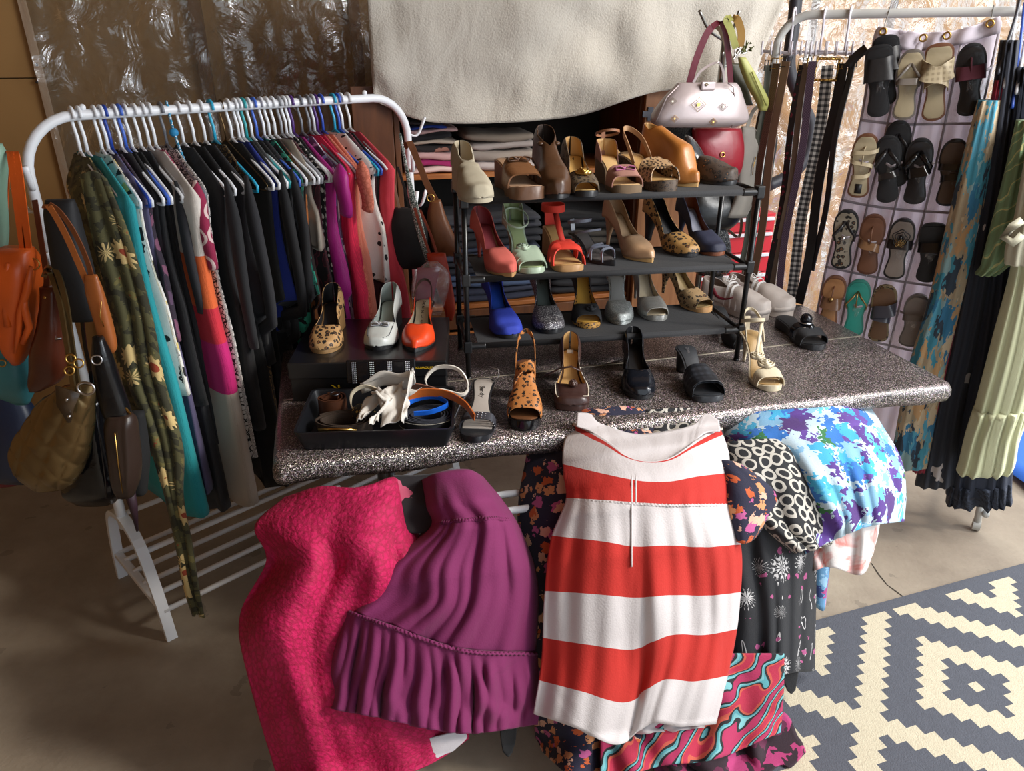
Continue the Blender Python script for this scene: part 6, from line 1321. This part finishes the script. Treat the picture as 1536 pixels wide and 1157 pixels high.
# dark strap looping behind the rail
o = thing('vacuum_hose', 'dark hose looping down behind the left end of the right rack', 'hose', (0, 0, 0)); MB().tube([V(cr([tuple(at_b(u, v, 1.70)) for u, v in ((1196, -20), (1190, 40), (1184, 100), (1200, 150), (1216, 190), (1200, 250), (1150, 280))], i/40)) for i in range(41)], .028, 12).build('hose', mat('dark rubber', '26242a', .5, 0, None, None), o)
# ------------------------------------------------------------------ low rail in front of the table with dresses draped over it
EV = lambda u: 700-(u-418)*(125/997)
BT = [(-30, .04), (0, .0), (20, -.045), (45, -.11), (90, -.185), (130, -.235), (200, -.285), (320, -.325), (460, -.39), (530, -.485), (580, -.54)]
def dD(off=0, bow=.05, bt=BT):
    return lambda u, v, s, t: lerpt(bt, v-EV(u))+off+bow*abs(2*s-1)**3
WR = WHITE_PL
lr = thing('drying_rack', 'white folding rail under the draped dresses in front of the table', 'rack', TA, RZ)
for b in (-.11, -.04): MB().tube([(.05, b, .60), (LT-.62, b, .60)], .009, 10).build('rail', WR, lr)
for x in (.12, .60, 1.0, LT-.66):
    MB().tube([(x, -.11, .60), (x, -.04, .60), (x, .03, .64)], .009, 10).build('arm', WR, lr); MB().tube([(x, -.11, .60), (x, .04, .015)], .009, 10).tube([(x, -.04, .60), (x, -.14, .015)], .009, 10).build('leg', WR, lr)
def drape(name, label, ctrl, m, off=0, bow=.05, cat='dress', nu=60, nv=70, folds=(), crump=.01, th=.004, bt=BT, seed=0, parts=(), pl=at_b):
    o = thing(name, label, cat, (0, 0, 0)); mb, rows = patch('x', ctrl, dD(off, bow, bt), m, nu=nu, nv=nv, folds=folds, crump=crump, seed=seed, ret=True, pl=pl)
    mb.build('body', m, o, solid=th); return o, rows
def edge_band(o, rows, name, m, i, w=.006, lift=.006, th=.002, j0=0, j1=None):
    P_ = [rows[i][j]-E2*lift for j in range(j0, j1 or len(rows[i]))]; return MB().band(P_, UP, w, th).build(name, m, o)
# far right group
PAI = cloth('blue paisley print', '5a8ab0', {'k': 'floral', 's': 24, 'pal': ['8ab0cc', 'a03a78', '2a3a70', 'c88ab0'], 'r': .5, 'warp': 1.2})
drape('paisley_dress', 'pale blue and pink paisley dress hem under the pink tinted one', [[(1215, 700), (1235, 700), (1252, 700)], [(1216, 800), (1236, 800), (1248, 800)], [(1219, 905), (1232, 916), (1236, 912)]], PAI, .16, .03, bt=[(0, 0), (100, -.2), (400, -.28)], nu=16, nv=30)
PNK = cloth('white pink watercolour', 'ded6d2', {'k': 'blot', 's': 9, 'c': 'd4867e'})
drape('watercolour_dress', 'white dress tinted with pink watercolour blooms below the turquoise blouse', [[(1190, 680), (1240, 680), (1290, 680), (1318, 690)], [(1200, 780), (1245, 790), (1290, 785), (1318, 780)], [(1208, 868), (1240, 850), (1290, 862), (1308, 830)]], PNK, .07, .08, folds=[(.012, 4, 0, .2)], nu=44, nv=40)
TUR = cloth('turquoise purple floral', 'b0c4d0', {'k': 'floral', 's': 19, 'pal': ['b4c8d4', '3a9cc4', '4a2a78', '2c6ab4', '5aaecb', '4a2c6c', '7aa8c8', '2f6a3c', '5a3a8a'], 'r': .66, 'warp': 1.3, 'ws': 3})
drape('floral_blouse', 'turquoise and purple floral blouse draped at the right end of the table', [[(1076, 628), (1150, 618), (1240, 612), (1300, 606)], [(1080, 660), (1160, 640), (1260, 628), (1322, 640)], [(1120, 720), (1200, 700), (1285, 690), (1350, 690)], [(1180, 790), (1240, 780), (1300, 765), (1357, 740)], [(1196, 838), (1246, 812), (1300, 790), (1354, 782)]], TUR, .0, .10, folds=[(.010, 3.5, 0, .2), (.005, 9, 1, .3)], nu=80, nv=60)
# bottom prints
MGP = cloth('magenta black print', '2a1420', {'k': 'floral', 's': 14, 'pal': ['8a1c50', 'a8346a', '2a1420', '5c1c3c'], 'r': .5, 'warp': 1.0})
drape('print_dress', 'dark magenta and black print dress trailing lowest at the front', [[(930, 1060), (1030, 1060), (1120, 1060), (1160, 1060)], [(960, 1110), (1040, 1108), (1120, 1105), (1185, 1100)], [(990, 1175), (1060, 1175), (1140, 1175), (1200, 1165)]], MGP, .03, .02, folds=[(.015, 4, 0, 0)], nu=50, nv=40)
LEP = cloth('coral teal leaf print', 'c83a4c', {'k': 'wave', 's': 4.5, 'pal': ['a8203e', 'b8503e', '17181c', '4f949c', '6fa8ac', '17181c', 'a02450'], 'warp': .8, 'dist': 3.5, 'dir': 'DIAGONAL'})
drape('leaf_print_dress', 'coral, teal and black leaf print dress showing below the striped dress', [[(900, 980), (990, 980), (1080, 980), (1175, 980)], [(900, 1050), (990, 1060), (1080, 1045), (1174, 1035)], [(900, 1180), (990, 1150), (1070, 1140), (1170, 1100)]], LEP, .012, .0, folds=[(.010, 4, 0, 0)], nu=60, nv=40)
# dark skirt with white blossoms
DSK = cloth('black blossom print', '1b1c21', {'k': 'chrys', 's': 10, 'c': 'b9b6b6', 'c2': 'a04a78'})
drape('blossom_skirt', 'black skirt printed with white chrysanthemums right of the striped dress', [[(1040, 730), (1100, 720), (1160, 720), (1215, 735)], [(1050, 800), (1110, 800), (1170, 795), (1222, 800)], [(1056, 900), (1120, 900), (1172, 900), (1222, 900)], [(1060, 1075), (1110, 1065), (1168, 1015), (1220, 1006)]], DSK, .03, .08, 'skirt', folds=[(.012, 2.5, .5, .1), (.005, 7, 1, .2)], nu=60)
drape('black_tie', 'black fabric tongue hanging under the blossom print skirt', [[(1172, 960), (1184, 960), (1196, 960)], [(1170, 1000), (1184, 1000), (1197, 1000)], [(1180, 1036), (1186, 1040), (1192, 1034)]], blk(1), .07, .0, 'clothes', nu=12, nv=20)
RIN = cloth('black cream ring print', '17171b', {'k': 'rings', 's': 30, 'c': 'b8b2a8', 'a': .32, 'b': .50})
drape('ring_print_blouse', 'black top with cream oval ring print behind the blossom skirt', [[(1066, 668), (1110, 662), (1155, 660), (1180, 664)], [(1078, 700), (1130, 690), (1180, 680), (1205, 695)], [(1100, 750), (1150, 745), (1205, 740), (1238, 770)], [(1130, 790), (1170, 790), (1215, 800), (1247, 812)], [(1190, 830), (1205, 826), (1225, 824), (1234, 818)]], RIN, .0, .06, 'top', folds=[(.008, 3, 0, .2)])
drape('ring_print_blouse', 'black and cream ring print fabric bunched at the table edge above the striped dress', [[(955, 618), (1000, 614), (1050, 614), (1080, 624)], [(950, 632), (1000, 640), (1050, 644), (1084, 650)], [(950, 660), (1000, 668), (1050, 670), (1086, 680)]], RIN, .012, .03, 'top', folds=[(.006, 6, 0, 0)], nu=50, nv=30)
# orange and navy floral dress
OFL = cloth('orange navy floral', '1d1c34', {'k': 'floral', 's': 38, 'pal': ['c25a2c', '1d1c34', 'cc8a5c', 'b8568c', '1d1c34', 'd8a890', '1d1c34'], 'r': .55, 'warp': 1.1, 'ws': 2.2})
drape('floral_dress', 'navy dress with small orange and pink flowers under the striped one', [[(838, 624), (900, 612), (960, 614), (1010, 640)], [(800, 660), (900, 660), (1040, 680), (1110, 690)], [(788, 700), (900, 700), (1060, 720), (1150, 725)], [(778, 780), (890, 780), (1040, 790), (1130, 790)], [(790, 900), (890, 900), (1000, 900), (1080, 900)], [(800, 1050), (890, 1060), (980, 1060), (1050, 1060)], [(806, 1120), (870, 1175), (930, 1175), (990, 1120)]], OFL, .022, .10, folds=[(.008, 3, 0, .2)], nu=70)
drape('floral_sleeve', 'orange flowered sleeve lying right of the striped dress', [[(1068, 690), (1100, 694), (1130, 710)], [(1082, 720), (1120, 725), (1166, 742)], [(1090, 770), (1125, 775), (1160, 765)], [(1104, 812), (1118, 815), (1132, 806)]], OFL, -.015, .03, 'clothes', nu=24, nv=30)
# hot pink lace dress
HPK = mat('hot pink lace', 'b8044e', .8, 0, {'k': 'lace', 's': 62, 'c': '960238'}, (95, .9, .004), .12, crease=.6)
drape('lace_dress', 'hot pink lace dress draped at the left front of the table', [[(428, 748), (480, 732), (540, 732), (585, 718), (596, 722)], [(384, 790), (450, 800), (520, 800), (590, 800), (618, 790)], [(400, 840), (460, 850), (530, 850), (600, 850), (660, 850)], [(362, 920), (430, 930), (510, 940), (600, 950), (690, 950)], [(372, 1010), (440, 1020), (520, 1030), (610, 1040), (700, 1040)], [(424, 1190), (490, 1190), (560, 1175), (640, 1150), (702, 1108)]], HPK, .0, .07, folds=[(.014, 2.5, .6, .1), (.006, 6, 0, .2)], crump=.035, nu=90, seed=4)
o = drape('magenta_lining', 'white and silver lined lace scrap under the pink dress hem', [[(580, 1120), (630, 1110), (690, 1095)], [(585, 1140), (635, 1130), (700, 1105)], [(590, 1160), (640, 1145), (680, 1125)]], cloth('white lining', 'c4bfc4'), .02, .0, 'clothes', nu=30, nv=16)
# small bits between the two left dresses
drape('pink_floral_blouse', 'dark top with pink flowers and white trim between the two left dresses', [[(588, 715), (620, 715), (655, 712)], [(600, 750), (630, 750), (665, 745)], [(608, 800), (635, 800), (668, 790)]], cloth('dark pink floral', '1c181c', {'k': 'floral', 's': 12, 'pal': ['a8285c', 'c45a78', '1c181c', 'c4beb8'], 'r': .5}), .035, 0, 'top', nu=24, nv=24)
# magenta ruffle dress
MAG = cloth('mulberry crepe', '6e154c', crease=.4)
o, rows = drape('ruffle_dress', 'mulberry crepe dress with a gathered tier draped left of the striped one', [[(630, 722), (660, 710), (700, 706), (722, 716)], [(636, 760), (670, 756), (720, 752), (752, 752)], [(640, 796), (680, 790), (735, 786), (776, 790)], [(560, 850), (640, 850), (730, 850), (800, 850)], [(520, 890), (630, 900), (720, 910), (806, 900)], [(502, 908), (580, 935), (690, 972), (802, 978)]], MAG, -.03, .09, folds=[(.012, 4, .3, .1), (.005, 10, 1, .35)], nu=110, nv=90)
o2, rows2 = patch('x', [[(502, 908), (580, 935), (690, 972), (804, 978)], [(478, 985), (570, 1015), (690, 1040), (808, 1040)], [(456, 1056), (560, 1075), (690, 1100), (806, 1086)]], dD(-.036, .09), MAG, nu=150, nv=40, folds=[(.013, 7, 0, .0), (.007, 17, 1, 0)], crump=.006, ret=True)
o2.build('gathered_tier', MAG, o, solid=.004)
P_ = [p-E2*.008 for p in rows2[0]]; MB().tube([p+UP*.003*sin(i*2.2) for i, p in enumerate(P_)], .0035, 6).build('gathering_seam', MAG, o)
P_ = [p-E2*.006 for p in rows[int(90*.36)]][8:-8]; MB().tube([p+UP*.003*sin(i*2.2) for i, p in enumerate(P_)], .0045, 6).build('waist_seam', MAG, o)
drape('black_sock', 'black sock like tip hanging below the mulberry dress', [[(748, 1040), (762, 1040), (776, 1040)], [(750, 1100), (762, 1104), (774, 1100)], [(754, 1128), (762, 1136), (768, 1130)]], blk(0), .03, 0, 'clothes', nu=12, nv=16)
# striped dress
SW, SR = 'c6bebd', 'b32015'
STR = cloth('red white striped crepe', 'ffffff', {'k': 'stripes', 'st': [(0, SW), (.075, SR), (.145, SW), (.235, SR), (.325, SW), (.435, SR), (.605, SW), (.755, SR), (.895, SW)]}, crease=.35)
WCR = cloth('white crepe', SW)
o, rows = drape('striped_dress', 'red and white striped sleeveless dress laid over the front of the table', [
 [(862, 634), (900, 655), (950, 690), (1000, 690), (1040, 664), (1078, 640)],
 [(846, 668), (900, 690), (950, 700), (1000, 704), (1045, 690), (1092, 684)],
 [(846, 712), (900, 722), (950, 732), (1000, 734), (1045, 728), (1090, 722)],
 [(850, 752), (900, 755), (950, 758), (1000, 760), (1045, 760), (1092, 760)],
 [(826, 812), (900, 820), (950, 828), (1005, 826), (1060, 828), (1110, 824)],
 [(816, 900), (890, 905), (950, 910), (1005, 905), (1060, 905), (1108, 900)],
 [(812, 990), (880, 1005), (945, 1015), (1000, 985), (1050, 985), (1098, 975)],
 [(800, 1070), (860, 1090), (925, 1118), (975, 1085), (1020, 1090), (1072, 1086)]], STR, -.045, .05, folds=[(.010, 3, .2, .4), (.004, 9, 1, .35)], nu=120, nv=110, crump=.006)
vs_ = [proj(r[60])[1] for r in rows]; Ls = [0.]
for i in range(1, len(rows)): Ls.append(Ls[-1]+(rows[i][60]-rows[i-1][60]).length)
def row_at(v): return min(range(len(rows)), key=lambda i: abs(vs_[i]-v))
e_ = [n_ for n_ in STR.node_tree.nodes if n_.type == 'VALTORGB'][0].color_ramp.elements
for k_, v_ in enumerate((0, 690, 696, 722, 757, 818, 894, 965, 1035)): e_[k_].position = Ls[row_at(v_)]/Ls[-1] if k_ else 0
# the inner back of the bodice and shoulders
mb, r2 = patch('x', [[(866, 620), (885, 622), (900, 636), (950, 652), (1000, 648), (1040, 638), (1058, 622), (1078, 632)], [(864, 640), (890, 652), (920, 682), (955, 702), (1000, 702), (1030, 676), (1056, 652), (1080, 648)]], dD(-.030, 0), WCR, nu=70, nv=16, ret=True); mb.build('back_neckline', WCR, o, solid=.003)
for a in ([(862, 634), (864, 622), (872, 620), (888, 632), (900, 655)], [(1036, 662), (1046, 636), (1058, 620), (1072, 626), (1080, 645)]):
    pass
zz_ = [rows[i][46]-E2*.006 for i in range(row_at(692), row_at(850))]; MB().tube([p for p in zz_], .0022, 6).build('zip', WCR, o)
zz_ = [rows[i][49]-E2*.006 for i in range(row_at(692), row_at(757))]; MB().tube([p for p in zz_], .0022, 6).build('zip_edge', WCR, o)
P_ = [p-E2*.005 for p in rows[row_at(757)]][2:-2]; MB().tube([p+UP*.002*sin(i*2.4) for i, p in enumerate(P_)], .003, 6).build('waist_seam', WCR, o)
mb, _ = patch('x', [[(880, 1060), (940, 1075), (1000, 1070), (1060, 1060)], [(880, 1082), (920, 1100), (1000, 1098), (1055, 1092)]], dD(-.0, 0), WCR, nu=50, nv=10, folds=[(.012, 5, 0, 0)], ret=True); mb.build('lining', WCR, o, solid=.003)
